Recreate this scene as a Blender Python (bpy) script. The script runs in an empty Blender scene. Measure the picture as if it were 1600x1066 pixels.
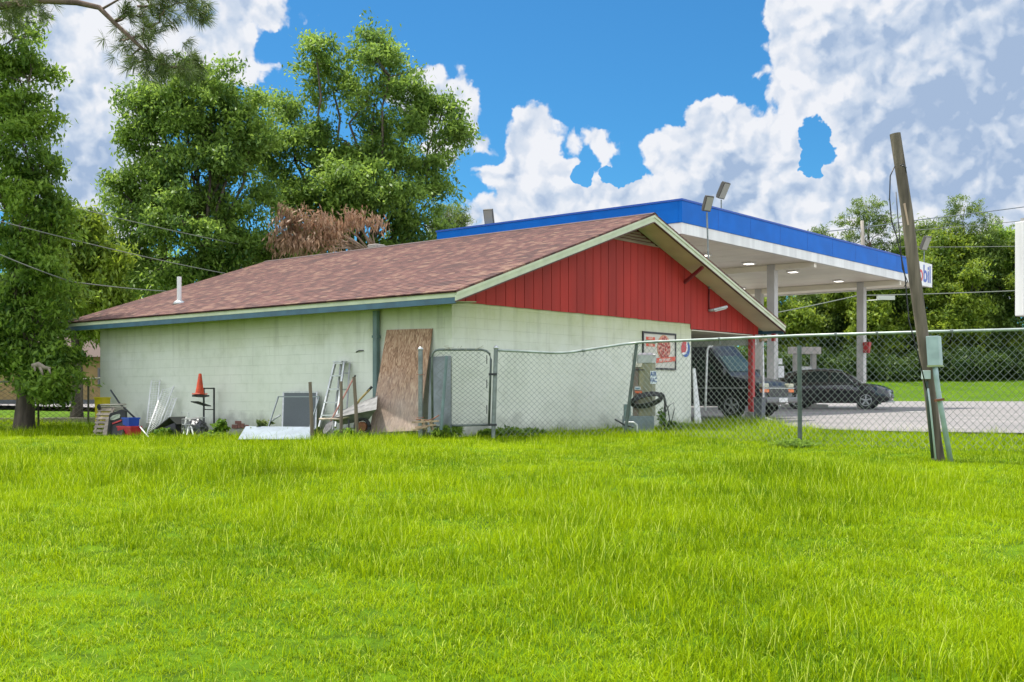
import bpy, math, random
import numpy as np
from mathutils import Vector, Matrix
R = math.radians
random.seed(7); rng = np.random.default_rng(7)
sc = bpy.context.scene
COL = sc.collection
# ---------------------------------------------------------------- camera
F = 1721.0; HY = 616.0; CZ = 1.5
cam_d = bpy.data.cameras.new('camera'); cam = bpy.data.objects.new('camera', cam_d); COL.objects.link(cam)
cam.location = (0, 0, CZ); cam.rotation_euler = (R(90), 0, 0)
cam_d.sensor_width = 36; cam_d.lens = 36*F/1600; cam_d.shift_y = (HY-533)/1600
cam_d.clip_end = 3000; cam_d.clip_start = .1
sc.camera = cam
# ---------------------------------------------------------------- view
sc.view_settings.view_transform = 'Standard'; sc.view_settings.look = 'None'
sc.view_settings.gamma = 1; sc.view_settings.exposure = 1.4
sc.cycles.max_bounces = 5; sc.cycles.diffuse_bounces = 4; sc.cycles.transmission_bounces = 3; sc.cycles.glossy_bounces = 2
SUN_EL = 70; SUN_AZ = -62          # azimuth measured from +Y towards +X
sun_d = bpy.data.lights.new('sun', 'SUN'); sun = bpy.data.objects.new('sun', sun_d); COL.objects.link(sun)
sun_d.energy = 2.5; sun_d.angle = R(.55); sun_d.color = (1, .95, .86)
sv = Vector((math.sin(R(SUN_AZ))*math.cos(R(SUN_EL)), math.cos(R(SUN_AZ))*math.cos(R(SUN_EL)), math.sin(R(SUN_EL))))
sun.rotation_euler = sv.to_track_quat('Z', 'Y').to_euler(); sun.location = (0, 0, 60)
# ---------------------------------------------------------------- world: nishita sky + cumulus
SKY = .15
CLOUDS = [  # px, py, rx, ry of the photograph turned to azimuth / elevation of the real sky
 (90,85,78,62),(165,150,85,85),(60,200,130,120),(150,250,80,120),(145,312,34,36),(150,355,60,34),(70,-10,160,60),(330,62,62,40),
 (360,98,52,34),(370,0,85,34),(250,50,70,60),(672,150,46,50),(715,170,36,50),(742,212,36,20),(690,230,30,25),
 (828,232,40,52),(790,270,52,24),(862,292,66,48),(980,292,46,44),(850,335,120,30),(775,350,60,20),(940,318,70,40),(940,214,60,20),
 (1120,188,62,50),(1070,240,60,50),(1150,290,120,90),(1210,300,80,60),(1330,80,105,110),(1262,150,60,46),(1262,45,50,60),(1450,130,190,150),(1560,70,150,150),
 (1420,280,130,80),(1300,320,60,50),(1560,270,170,110),(1205,108,30,14),(1240,62,22,12),(1330,330,120,60),(1000,345,160,40),(1500,330,150,40),(1700,200,200,220),(900,350,220,34),(1080,330,200,50),(1180,240,80,60),(840,300,70,50)]
def build_world():
    w = bpy.data.worlds.new('World'); sc.world = w; w.use_nodes = True
    nt = w.node_tree; nt.nodes.clear(); L = nt.links
    def N(t, **k):
        n = nt.nodes.new(t)
        for a, b in k.items(): setattr(n, a, b)
        return n
    def M(op, a, b=None, c=None, clamp=False):
        n = N('ShaderNodeMath', operation=op); n.use_clamp = clamp
        for i, v in enumerate((a, b, c)):
            if v is None: continue
            if isinstance(v, (int, float)): n.inputs[i].default_value = v
            else: L.new(v, n.inputs[i])
        return n.outputs[0]
    def VM(op, a, b=None):
        n = N('ShaderNodeVectorMath', operation=op)
        for i, v in enumerate((a, b)):
            if v is None: continue
            if isinstance(v, tuple): n.inputs[i].default_value = v
            else: L.new(v, n.inputs[i])
        return n
    tc = N('ShaderNodeTexCoord'); sep = N('ShaderNodeSeparateXYZ'); L.new(tc.outputs['Generated'], sep.inputs[0])
    az = M('ARCTAN2', sep.outputs[0], sep.outputs[1]); el = M('ARCSINE', sep.outputs[2])
    cmb = N('ShaderNodeCombineXYZ'); L.new(az, cmb.inputs[0]); L.new(el, cmb.inputs[1]); p0 = cmb.outputs[0]
    # domain warp
    nw = N('ShaderNodeTexNoise'); nw.inputs['Scale'].default_value = 14; nw.inputs['Detail'].default_value = 5; nw.inputs['Roughness'].default_value = .6; L.new(p0, nw.inputs['Vector'])
    wv = VM('SUBTRACT', nw.outputs['Color'], (.5, .5, .5)); sc2 = N('ShaderNodeVectorMath', operation='SCALE'); L.new(wv.outputs[0], sc2.inputs[0]); sc2.inputs['Scale'].default_value = .055
    p = VM('ADD', p0, sc2.outputs[0]).outputs[0]
    fld = None
    for (px, py, rx, ry) in CLOUDS:
        rx *= 1.12; ry *= 1.12
        u = (px-800)/F; v = (HY-py)/F
        a = math.atan(u); e = math.atan(v*math.cos(a))
        d = VM('SUBTRACT', p, (a, e, 0)).outputs[0]
        d = VM('MULTIPLY', d, (F/rx*1.0/ (math.cos(a)**-1), F/ry, 0)).outputs[0]
        l = VM('LENGTH', d).outputs['Value']
        f = M('MULTIPLY', M('SUBTRACT', 1.0, l), min(rx, ry)/60.0)
        fld = f if fld is None else M('SMOOTH_MAX', fld, f, .12)
    for (px, py, rx, ry) in ((1285,215,20,34),(1262,262,14,22),(975,262,26,16),(905,270,18,18)):
        u = (px-800)/F; v = (HY-py)/F; a = math.atan(u); e = math.atan(v*math.cos(a))
        d = VM('SUBTRACT', p, (a, e, 0)).outputs[0]; d = VM('MULTIPLY', d, (F/rx, F/ry, 0)).outputs[0]
        fld = M('SUBTRACT', fld, M('MULTIPLY', M('SUBTRACT', 1.4, VM('LENGTH', d).outputs['Value'], clamp=True), 1.2))
    # generic unseen clouds away from the modelled window, thickened for neutral fill light
    ng = N('ShaderNodeTexNoise'); ng.inputs['Scale'].default_value = 2.2; ng.inputs['Detail'].default_value = 6; L.new(tc.outputs['Generated'], ng.inputs['Vector'])
    gen = M('MULTIPLY', M('SUBTRACT', ng.outputs['Fac'], .40), 5.0)
    far = M('MAXIMUM', M('MULTIPLY', M('SUBTRACT', M('ABSOLUTE', az), .62), 5.0, clamp=True), M('MULTIPLY', M('SUBTRACT', el, .48), 6.0, clamp=True))
    mixf = M('ADD', M('MULTIPLY', fld, M('SUBTRACT', 1.0, far)), M('MULTIPLY', gen, far))
    # cauliflower billows
    def billow(vec):
        vo = N('ShaderNodeTexVoronoi', feature='SMOOTH_F1'); vo.inputs['Scale'].default_value = 30; vo.inputs['Smoothness'].default_value = .55
        if 'Detail' in vo.inputs: vo.inputs['Detail'].default_value = 2.2; vo.inputs['Roughness'].default_value = .55
        L.new(vec, vo.inputs['Vector']); return M('SUBTRACT', .5, vo.outputs['Distance'])
    b0 = billow(p)
    psh = VM('ADD', p, (-.006, .009, 0)).outputs[0]
    b1 = billow(psh)
    nf = N('ShaderNodeTexNoise'); nf.inputs['Scale'].default_value = 60; nf.inputs['Detail'].default_value = 6; nf.inputs['Roughness'].default_value = .62; L.new(p, nf.inputs['Vector'])
    dens = M('ADD', M('ADD', mixf, .16), M('MULTIPLY', b0, .40)); dens = M('ADD', dens, M('MULTIPLY', M('SUBTRACT', nf.outputs['Fac'], .5), .22))
    al = N('ShaderNodeMapRange', interpolation_type='SMOOTHSTEP'); L.new(dens, al.inputs[0]); al.inputs[1].default_value = .0; al.inputs[2].default_value = .13
    # light on the cloud: bright rims and sun-side billows, blue-grey depth
    inner = N('ShaderNodeMapRange', interpolation_type='SMOOTHSTEP'); L.new(mixf, inner.inputs[0]); inner.inputs[1].default_value = .35; inner.inputs[2].default_value = 1.5
    nl = N('ShaderNodeTexNoise'); nl.inputs['Scale'].default_value = 7; nl.inputs['Detail'].default_value = 2; L.new(p0, nl.inputs['Vector'])
    rel = M('MULTIPLY', M('SUBTRACT', b0, b1), 1.3)
    sh = M('ADD', M('SUBTRACT', .90, M('MULTIPLY', inner.outputs[0], .42)), rel)
    sh = M('ADD', sh, M('MULTIPLY', M('SUBTRACT', nf.outputs['Fac'], .5), .25))
    sh = M('ADD', sh, M('MULTIPLY', M('SUBTRACT', nl.outputs['Fac'], .5), .6))
    shf = None
    for (px, py, rx, ry, k) in ((125,290,120,130,.9),(60,60,60,60,.4),(310,20,90,40,.5),(1500,220,210,130,.9),(1570,90,110,110,.7),(1390,120,70,110,.35),(1120,300,120,60,.6),(800,250,60,60,.3),(1290,300,90,60,.5)):
        u = (px-800)/F; v = (HY-py)/F; a = math.atan(u); e = math.atan(v*math.cos(a))
        d = VM('SUBTRACT', p, (a, e, 0)).outputs[0]; d = VM('MULTIPLY', d, (F/rx, F/ry, 0)).outputs[0]
        f = M('MULTIPLY', M('SUBTRACT', 1.0, VM('LENGTH', d).outputs['Value'], clamp=True), k); shf = f if shf is None else M('MAXIMUM', shf, f)
    sh = M('SUBTRACT', sh, M('MULTIPLY', M('MINIMUM', shf, .45), .85))
    sh = M('MULTIPLY', sh, 1.0, clamp=True)
    cr = N('ShaderNodeValToRGB'); L.new(sh, cr.inputs[0])
    e = cr.color_ramp.elements; e[0].color = (.38, .50, .70, 1); e[0].position = 0; e[1].color = (.88, .90, .95, 1); e[1].position = 1
    m = cr.color_ramp.elements.new(.45); m.color = (.60, .69, .83, 1)
    cs = N('ShaderNodeVectorMath', operation='SCALE'); L.new(cr.outputs[0], cs.inputs[0]); L.new(M('MULTIPLY_ADD', M('ADD', far, M('MULTIPLY', M('SUBTRACT', el, .55), 2.0, clamp=True), clamp=True), 1.1/SKY/2**sc.view_settings.exposure, 1/SKY/2**sc.view_settings.exposure), cs.inputs['Scale'])  # unseen clouds overhead and behind the camera brightened as added fill light
    sky = N('ShaderNodeTexSky', sky_type='NISHITA'); sky.sun_disc = False; sky.sun_elevation = R(SUN_EL); sky.sun_rotation = R(SUN_AZ)
    sky.air_density = 1.0; sky.dust_density = .4; sky.ozone_density = 3.0
    tint = VM('MULTIPLY', sky.outputs[0], (.10, .265, .355)).outputs[0]
    mx = N('ShaderNodeMix', data_type='RGBA'); L.new(al.outputs[0], mx.inputs[0]); L.new(tint, mx.inputs[6]); L.new(cs.outputs[0], mx.inputs[7])
    bg = N('ShaderNodeBackground'); bg.inputs['Strength'].default_value = SKY; L.new(mx.outputs[2], bg.inputs['Color'])
    out = N('ShaderNodeOutputWorld'); L.new(bg.outputs[0], out.inputs['Surface'])
    w.cycles.sampling_method = 'MANUAL'; w.cycles.sample_map_resolution = 512
build_world()
# ---------------------------------------------------------------- helpers
def tag(o, label=None, cat=None, group=None, kind=None):
    if label: o['label'] = label
    if cat: o['category'] = cat
    if group: o['group'] = group
    if kind: o['kind'] = kind
    return o
def thing(name, loc, ang, label, cat, group=None):
    o = bpy.data.objects.new(name, None); COL.objects.link(o); o.empty_display_size = .2
    o.location = loc; o.rotation_euler = (0, 0, ang)
    return tag(o, label, cat, group)
def wmat(o):
    m = Matrix.Translation(o.location) @ o.rotation_euler.to_matrix().to_4x4()
    return wmat(o.parent) @ m if o.parent else m
class MB:
    """collects world-space geometry; build() makes ONE mesh object in its parent's space"""
    def __init__(s): s.v = []; s.f = []
    def add(s, vs, fs):
        b = len(s.v); s.v += [tuple(v) for v in vs]; s.f += [[i+b for i in f] for f in fs]; return s
    def hexa(s, b, t):
        return s.add(list(b)+list(t), [(3,2,1,0),(4,5,6,7),(0,1,5,4),(1,2,6,5),(2,3,7,6),(3,0,4,7)])
    def box(s, fr, x0, x1, y0, y1, z0, z1):
        g = lambda z: [fr(x0,y0,z), fr(x1,y0,z), fr(x1,y1,z), fr(x0,y1,z)]
        return s.hexa(g(z0), g(z1))
    def bar(s, a, b, w, h=None, up=(0,0,1)):
        a = Vector(a); b = Vector(b); d = (b-a).normalized(); h = h or w
        u = d.cross(Vector(up));
        if u.length < .05: u = d.cross(Vector((1,0,0)))
        u.normalize(); n = u.cross(d); u *= w/2; n *= h/2
        return s.hexa([a-u-n, a+u-n, a+u+n, a-u+n], [b-u-n, b+u-n, b+u+n, b-u+n])
    def tube(s, pts, r, n=8, cap=True):
        pts = [Vector(p) for p in pts]; m = len(pts)
        rs = r if isinstance(r, (list, tuple)) else [r]*m
        ref = Vector((0,0,1)) if abs((pts[-1]-pts[0]).normalized().z) < .9 else Vector((1,0,0))
        vs = []
        for i, p in enumerate(pts):
            d = (pts[min(i+1,m-1)]-pts[max(i-1,0)]).normalized()
            u = d.cross(ref)
            if u.length < 1e-3: u = d.cross(Vector((0,1,0)))
            u.normalize(); w = d.cross(u)
            for k in range(n):
                a = 2*math.pi*k/n; vs.append(p+(u*math.cos(a)+w*math.sin(a))*rs[i])
        fs = [[i*n+k, i*n+(k+1)%n, (i+1)*n+(k+1)%n, (i+1)*n+k] for i in range(m-1) for k in range(n)]
        if cap: fs += [list(range(n-1,-1,-1)), list(range((m-1)*n, m*n))]
        return s.add(vs, fs)
    def cyl(s, a, b, r, n=16, r2=None):
        return s.tube([a, b], [r, r if r2 is None else r2], n)
    def slab(s, poly, off):
        off = Vector(off); n = len(poly); p = [Vector(q) for q in poly]
        fs = [list(range(n-1,-1,-1)), list(range(n, 2*n))]+[[i,(i+1)%n,(i+1)%n+n,i+n] for i in range(n)]
        return s.add(p+[q+off for q in p], fs)
    def build(s, name, mat, parent=None, smooth=False, bevel=0, auto=False):
        me = bpy.data.meshes.new(name); o = bpy.data.objects.new(name, me); COL.objects.link(o)
        v = s.v
        if parent:
            inv = wmat(parent).inverted(); v = [tuple(inv @ Vector(q)) for q in v]; o.parent = parent
        else:
            c = np.array(v); cx, cy, cz = c[:,0].mean(), c[:,1].mean(), c[:,2].min()
            v = [(q[0]-cx, q[1]-cy, q[2]-cz) for q in v]; o.location = (cx, cy, cz)
        me.from_pydata(v, [], s.f); me.validate()
        if mat: me.materials.append(mat)
        import bmesh
        bm = bmesh.new(); bm.from_mesh(me); bmesh.ops.recalc_face_normals(bm, faces=bm.faces); bm.to_mesh(me); bm.free()
        if smooth:
            for p in me.polygons: p.use_smooth = True
            if auto: 
                try: me.set_sharp_from_angle(angle=R(38))
                except Exception: pass
        if bevel:
            b = o.modifiers.new('bevel', 'BEVEL'); b.width = bevel; b.segments = 2; b.limit_method = 'ANGLE'; b.angle_limit = R(40)
        return o
def numpy_mesh(name, V, quads, mat, parent=None, tint=None, smooth=False):
    me = bpy.data.meshes.new(name); V = np.asarray(V, dtype=np.float32)
    if parent:
        inv = np.array(wmat(parent).inverted()); V = (V @ inv[:3,:3].T + inv[:3,3]).astype(np.float32)
    k = quads.shape[1]; n = quads.shape[0]
    me.vertices.add(len(V)); me.vertices.foreach_set('co', V.ravel())
    me.loops.add(n*k); me.loops.foreach_set('vertex_index', quads.ravel().astype(np.int32))
    me.polygons.add(n); me.polygons.foreach_set('loop_start', np.arange(0, n*k, k, dtype=np.int32))
    me.polygons.foreach_set('loop_total', np.full(n, k, dtype=np.int32))
    me.update(calc_edges=True)
    if tint is not None:
        a = me.attributes.new('tint', 'FLOAT', 'POINT'); a.data.foreach_set('value', np.asarray(tint, dtype=np.float32))
    me.materials.append(mat)
    if smooth: me.polygons.foreach_set('use_smooth', np.ones(n, dtype=bool))
    o = bpy.data.objects.new(name, me); COL.objects.link(o)
    if parent: o.parent = parent
    return o
def P(px, py, Y): return Vector(((px-800)/F*Y, Y, CZ+(HY-py)/F*Y))
def frame(org, ang):
    c, s = math.cos(ang), math.sin(ang)
    return lambda x, y, z: Vector((org[0]+c*x-s*y, org[1]+s*x+c*y, org[2]+z))
# ---------------------------------------------------------------- materials
def nodes_of(m):
    nt = m.node_tree; return nt, nt.nodes['Principled BSDF']
def mat(name, col, rough=.7, metal=0, var=.0, scale=6, col2=None, bump=0, bscale=40, spec=None, stretch=(1,1,1), detail=5, lo=.35, hi=.65):
    m = bpy.data.materials.new(name); m.use_nodes = True; nt, b = nodes_of(m); L = nt.links
    b.inputs['Base Color'].default_value = (*col, 1); b.inputs['Roughness'].default_value = rough; b.inputs['Metallic'].default_value = metal
    if spec is not None: b.inputs['Specular IOR Level'].default_value = spec
    tc = nt.nodes.new('ShaderNodeTexCoord'); mp = nt.nodes.new('ShaderNodeMapping'); mp.inputs['Scale'].default_value = stretch
    L.new(tc.outputs['Object'], mp.inputs[0])
    if var or col2:
        n = nt.nodes.new('ShaderNodeTexNoise'); n.inputs['Scale'].default_value = scale; n.inputs['Detail'].default_value = detail; L.new(mp.outputs[0], n.inputs['Vector'])
        mr = nt.nodes.new('ShaderNodeMapRange'); mr.inputs[1].default_value = lo; mr.inputs[2].default_value = hi; L.new(n.outputs['Fac'], mr.inputs[0])
        mx = nt.nodes.new('ShaderNodeMix'); mx.data_type = 'RGBA'; L.new(mr.outputs[0], mx.inputs[0])
        c2 = col2 or tuple(c*(1-var) for c in col)
        mx.inputs[6].default_value = (*col, 1); mx.inputs[7].default_value = (*c2, 1); L.new(mx.outputs[2], b.inputs['Base Color'])
    if bump:
        n2 = nt.nodes.new('ShaderNodeTexNoise'); n2.inputs['Scale'].default_value = bscale; n2.inputs['Detail'].default_value = 4; L.new(mp.outputs[0], n2.inputs['Vector'])
        bp = nt.nodes.new('ShaderNodeBump'); bp.inputs['Strength'].default_value = bump; bp.inputs['Distance'].default_value = .02; L.new(n2.outputs['Fac'], bp.inputs['Height']); L.new(bp.outputs[0], b.inputs['Normal'])
    return m
def leaf_mat(name, c1, c2, trans=.45, ns=.5):
    m = bpy.data.materials.new(name); m.use_nodes = True; nt, b = nodes_of(m); L = nt.links
    at = nt.nodes.new('ShaderNodeAttribute'); at.attribute_name = 'tint'
    g = nt.nodes.new('ShaderNodeNewGeometry'); n = nt.nodes.new('ShaderNodeTexNoise'); n.inputs['Scale'].default_value = ns; L.new(g.outputs['Position'], n.inputs['Vector'])
    a = nt.nodes.new('ShaderNodeMath'); a.operation = 'ADD'; L.new(at.outputs['Fac'], a.inputs[0]); L.new(n.outputs['Fac'], a.inputs[1])
    mr = nt.nodes.new('ShaderNodeMapRange'); mr.inputs[1].default_value = .45; mr.inputs[2].default_value = 1.25; L.new(a.outputs[0], mr.inputs[0])
    mx = nt.nodes.new('ShaderNodeMix'); mx.data_type = 'RGBA'; mx.inputs[6].default_value = (*c1, 1); mx.inputs[7].default_value = (*c2, 1); L.new(mr.outputs[0], mx.inputs[0])
    b.inputs['Roughness'].default_value = .5; L.new(mx.outputs[2], b.inputs['Base Color']); b.inputs['Specular IOR Level'].default_value = .35
    tr = nt.nodes.new('ShaderNodeBsdfTranslucent'); hs = nt.nodes.new('ShaderNodeHueSaturation'); hs.inputs['Hue'].default_value = .485; hs.inputs['Value'].default_value = 1.35; L.new(mx.outputs[2], hs.inputs['Color']); L.new(hs.outputs[0], tr.inputs['Color'])
    ms = nt.nodes.new('ShaderNodeMixShader'); ms.inputs[0].default_value = trans; L.new(b.outputs[0], ms.inputs[1]); L.new(tr.outputs[0], ms.inputs[2])
    L.new(ms.outputs[0], nt.nodes['Material Output'].inputs['Surface'])
    return m
M_galv = mat('galvanised_steel', (.22,.25,.235), .45, .5, .35, 12)
M_wire = mat('fence_wire', (.25,.29,.26), .5, .4, .3, 5)
M_wirefar = mat('old_fence_wire', (.12,.11,.09), .7, .3)
M_white = mat('white_paint', (.72,.72,.70), .5, 0, .12, 3)
M_black = mat('black_plastic', (.008,.008,.009), .45, 0, .3, 20)
M_wood = mat('weathered_wood', (.20,.155,.11), .9, 0, 0, 7, (.10,.08,.06), .6, 30, stretch=(1,1,.12))
M_polewood = mat('pole_wood', (.20,.16,.12), .9, 0, 0, 9, (.065,.052,.038), .9, 26, stretch=(1,1,.10))
M_board = mat('grey_boards', (.30,.25,.19), .9, 0, 0, 9, (.15,.125,.10), .5, 30, stretch=(.2,1,1))
M_concrete = mat('concrete', (.33,.32,.29), .9, 0, .35, 3, None, .4, 60)
M_bark = mat('bark', (.13,.10,.075), .95, 0, 0, 6, (.05,.04,.03), .9, 22, stretch=(1,1,.25))
M_barkpine = mat('pine_bark', (.20,.14,.10), .95, 0, 0, 6, (.09,.06,.045), .9, 22, stretch=(1,1,.25))
M_alu = mat('aluminium', (.55,.56,.55), .38, .6, .25, 10)
M_rust = mat('rust', (.22,.09,.04), .9, 0, .5, 15)
M_darkmetal = mat('dark_metal', (.035,.037,.04), .5, .4, .3, 10)
M_glass = mat('dark_glass', (.02,.028,.028), .06, 0); 
M_tyre = mat('tyre_rubber', (.02,.02,.02), .85)
M_chrome = mat('chrome', (.4,.4,.4), .2, 1)
M_canopy_white = mat('canopy_white', (.74,.74,.70), .45, 0, .22, .9, stretch=(3,3,.3))
M_canopy_blue = mat('canopy_blue', (.001,.11,.44), .5, 0, 0, 1.2, (.001,.13,.52), spec=.12)
M_joint = mat('blue_joint', (.001,.065,.34), .5)
M_soffit = mat('canopy_soffit', (.86,.79,.64), .45, 0, .15, .5)
M_trim = mat('pale_trim', (.56,.60,.42), .6, 0, .18, 3)
M_trimedge = mat('grey_trim_edge', (.36,.35,.32), .6, 0, .3, 6)
M_gutter = mat('blue_gutter', (.045,.12,.17), .5, 0, .25, 4)
M_down = mat('teal_downspout', (.13,.20,.19), .5, 0, .35, 3)
M_red = mat('red_siding', (.40,.020,.010), .75, 0, .28, 1.6, None, .15, 12, stretch=(1,1,.25))
M_reddark = mat('red_siding_back', (.10,.006,.006), .8)
M_redpaint = mat('red_paint', (.45,.03,.03), .5, 0, .3, 5)
M_louvre = mat('old_louvre_wood', (.32,.24,.16), .8, 0, .4, 5, stretch=(.3,.3,3))
M_ceil = mat('porch_ceiling', (.62,.58,.46), .7, 0, .15, 1)
# painted block wall
def wall_mat():
    m = bpy.data.materials.new('painted_block'); m.use_nodes = True; nt, b = nodes_of(m); L = nt.links; b.inputs['Roughness'].default_value = .75
    def N(t, **k):
        n = nt.nodes.new(t)
        for a, c in k.items(): setattr(n, a, c)
        return n
    def mix(f, a, c, blend='MIX'):
        n = N('ShaderNodeMix', data_type='RGBA', blend_type=blend)
        for i, v in ((0, f), (6, a), (7, c)):
            if isinstance(v, (int, float)): n.inputs[i].default_value = v
            elif isinstance(v, tuple): n.inputs[i].default_value = (*v, 1)
            else: L.new(v, n.inputs[i])
        return n.outputs[2]
    def noise(vec, s, d=5, r=.6):
        n = N('ShaderNodeTexNoise'); n.inputs['Scale'].default_value = s; n.inputs['Detail'].default_value = d; n.inputs['Roughness'].default_value = r; L.new(vec, n.inputs['Vector']); return n.outputs['Fac']
    def rngm(v, a, c, lo=0., hi=1.):
        n = N('ShaderNodeMapRange'); L.new(v, n.inputs[0]); n.inputs[1].default_value = a; n.inputs[2].default_value = c; n.inputs[3].default_value = lo; n.inputs[4].default_value = hi; return n.outputs[0]
    def mul(a, c, op='MULTIPLY'):
        n = N('ShaderNodeMath', operation=op)
        for i, v in enumerate((a, c)):
            if isinstance(v, (int, float)): n.inputs[i].default_value = v
            else: L.new(v, n.inputs[i])
        return n.outputs[0]
    tc = N('ShaderNodeTexCoord'); sp = N('ShaderNodeSeparateXYZ'); L.new(tc.outputs['Object'], sp.inputs[0])
    cb = N('ShaderNodeCombineXYZ'); L.new(mul(sp.outputs[0], sp.outputs[1], 'ADD'), cb.inputs[0]); L.new(sp.outputs[2], cb.inputs[1])
    br = N('ShaderNodeTexBrick'); L.new(cb.outputs[0], br.inputs['Vector']); br.inputs['Scale'].default_value = 1; br.inputs['Brick Width'].default_value = .406; br.inputs['Row Height'].default_value = .2035; br.inputs['Mortar Size'].default_value = .0045; br.inputs['Mortar Smooth'].default_value = .3
    ob = tc.outputs['Object']
    base = mix(rngm(noise(ob, .7), .3, .7), (.60,.62,.525), (.69,.70,.61))
    base = mix(mul(rngm(noise(ob, 2.2, 8), .5, .78), .5), base, (.42,.45,.35))
    # mortar lines show only in places
    mv = mul(rngm(noise(cb.outputs[0], 1.3, 3), .42, .62), mul(br.outputs['Fac'], .24))
    base = mix(mv, base, (.24,.26,.20))
    # olive eave shade painted into the upper wall colour, with a little mildew
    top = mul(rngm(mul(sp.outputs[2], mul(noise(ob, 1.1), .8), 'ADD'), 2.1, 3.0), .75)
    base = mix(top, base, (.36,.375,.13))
    # dark streaks running down from the top
    mp = N('ShaderNodeMapping'); mp.inputs['Scale'].default_value = (3.2, 3.2, .28); L.new(ob, mp.inputs[0])
    st = mul(rngm(noise(mp.outputs[0], 1.4, 6), .52, .75), rngm(sp.outputs[2], 1.0, 2.4, 0, .45))
    base = mix(st, base, (.16,.16,.10))
    # splash-back dirt at the foot
    ft = rngm(mul(sp.outputs[2], mul(noise(ob, 1.7, 7), -1.1), 'ADD'), -.70, -.22, .7, 0)
    base = mix(ft, base, (.10,.10,.085))
    L.new(base, b.inputs['Base Color'])
    bp = N('ShaderNodeBump'); bp.inputs['Strength'].default_value = .5; bp.inputs['Distance'].default_value = .012
    h = mul(mul(br.outputs['Fac'], -1.0), mul(noise(ob, 40, 4), .35), 'ADD'); L.new(h, bp.inputs['Height']); L.new(bp.outputs[0], b.inputs['Normal'])
    return m
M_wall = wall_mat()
def roof_mat():
    m = bpy.data.materials.new('asphalt_shingles'); m.use_nodes = True; nt, b = nodes_of(m); L = nt.links; b.inputs['Roughness'].default_value = .9
    N = nt.nodes.new; tc = N('ShaderNodeTexCoord'); sp = N('ShaderNodeSeparateXYZ'); L.new(tc.outputs['Object'], sp.inputs[0])
    cb = N('ShaderNodeCombineXYZ'); L.new(sp.outputs[1], cb.inputs[0]); L.new(sp.outputs[0], cb.inputs[1])
    br = N('ShaderNodeTexBrick'); L.new(cb.outputs[0], br.inputs['Vector']); br.inputs['Scale'].default_value = 1; br.inputs['Brick Width'].default_value = .22; br.inputs['Row Height'].default_value = .135; br.inputs['Mortar Size'].default_value = .006; br.offset = .37; br.offset_frequency = 3
    br.inputs['Color1'].default_value = (0,0,0,1); br.inputs['Color2'].default_value = (1,1,1,1); br.inputs['Mortar'].default_value = (0,0,0,1)
    br2 = N('ShaderNodeTexBrick'); L.new(cb.outputs[0], br2.inputs['Vector']); br2.inputs['Scale'].default_value = 1; br2.inputs['Brick Width'].default_value = .15; br2.inputs['Row Height'].default_value = .135; br2.inputs['Mortar Size'].default_value = 0; br2.offset = .61
    br2.inputs['Color1'].default_value = (0,0,0,1); br2.inputs['Color2'].default_value = (1,1,1,1)
    n = N('ShaderNodeTexNoise'); n.inputs['Scale'].default_value = .8; n.inputs['Detail'].default_value = 6; L.new(tc.outputs['Object'], n.inputs['Vector'])
    a = N('ShaderNodeMath'); a.operation = 'ADD'; L.new(br.outputs['Color'], a.inputs[0]); L.new(br2.outputs['Color'], a.inputs[1])
    a2 = N('ShaderNodeMath'); a2.operation = 'MULTIPLY_ADD'; L.new(a.outputs[0], a2.inputs[0]); a2.inputs[1].default_value = .33
    nsc = N('ShaderNodeMath'); nsc.operation = 'MULTIPLY_ADD'; nsc.inputs[1].default_value = .45; nsc.inputs[2].default_value = .15; L.new(n.outputs['Fac'], nsc.inputs[0]); L.new(nsc.outputs[0], a2.inputs[2])
    cr = N('ShaderNodeValToRGB'); L.new(a2.outputs[0], cr.inputs[0]); e = cr.color_ramp.elements
    e[0].position = .3; e[0].color = (.05,.026,.022,1); e[1].position = 1.15/1.2; e[1].color = (.21,.12,.082,1)
    x = e.new(.62); x.color = (.095,.041,.034,1); x = e.new(.8); x.color = (.145,.062,.049,1)
    L.new(cr.outputs[0], b.inputs['Base Color'])
    bp = N('ShaderNodeBump'); bp.inputs['Strength'].default_value = .6; bp.inputs['Distance'].default_value = .012; bp.invert = True; L.new(br.outputs['Fac'], bp.inputs['Height']); L.new(bp.outputs[0], b.inputs['Normal'])
    return m
M_roof = roof_mat()
# ---------------------------------------------------------------- layout frames
TH = math.atan2(.767, .642)
P0 = (-1.13, 20.7, .72)                       # foot of the near corner
BF = frame(P0, TH)                            # x: along the gable wall, y: along the long wall, z up
Bv = Vector((.642,.767,0)); Av = Vector((-.767,.642,0))
LF_ANG = TH-math.pi/2
def onwall(px, d=0.0, z=0.0):
    """world point on a line parallel to the long wall, d metres in front, at azimuth of px"""
    k = (px-800)/F; ox, oy = P0[0]-d*Bv.x, P0[1]-d*Bv.y
    s = (k*oy-ox)/(Av.x-k*Av.y)
    return Vector((ox+s*Av.x, oy+s*Av.y, P0[2]+z))
def W(px, py, d):
    p = onwall(px, d); p.z = CZ+(HY-py)/F*p.y; return p
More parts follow.
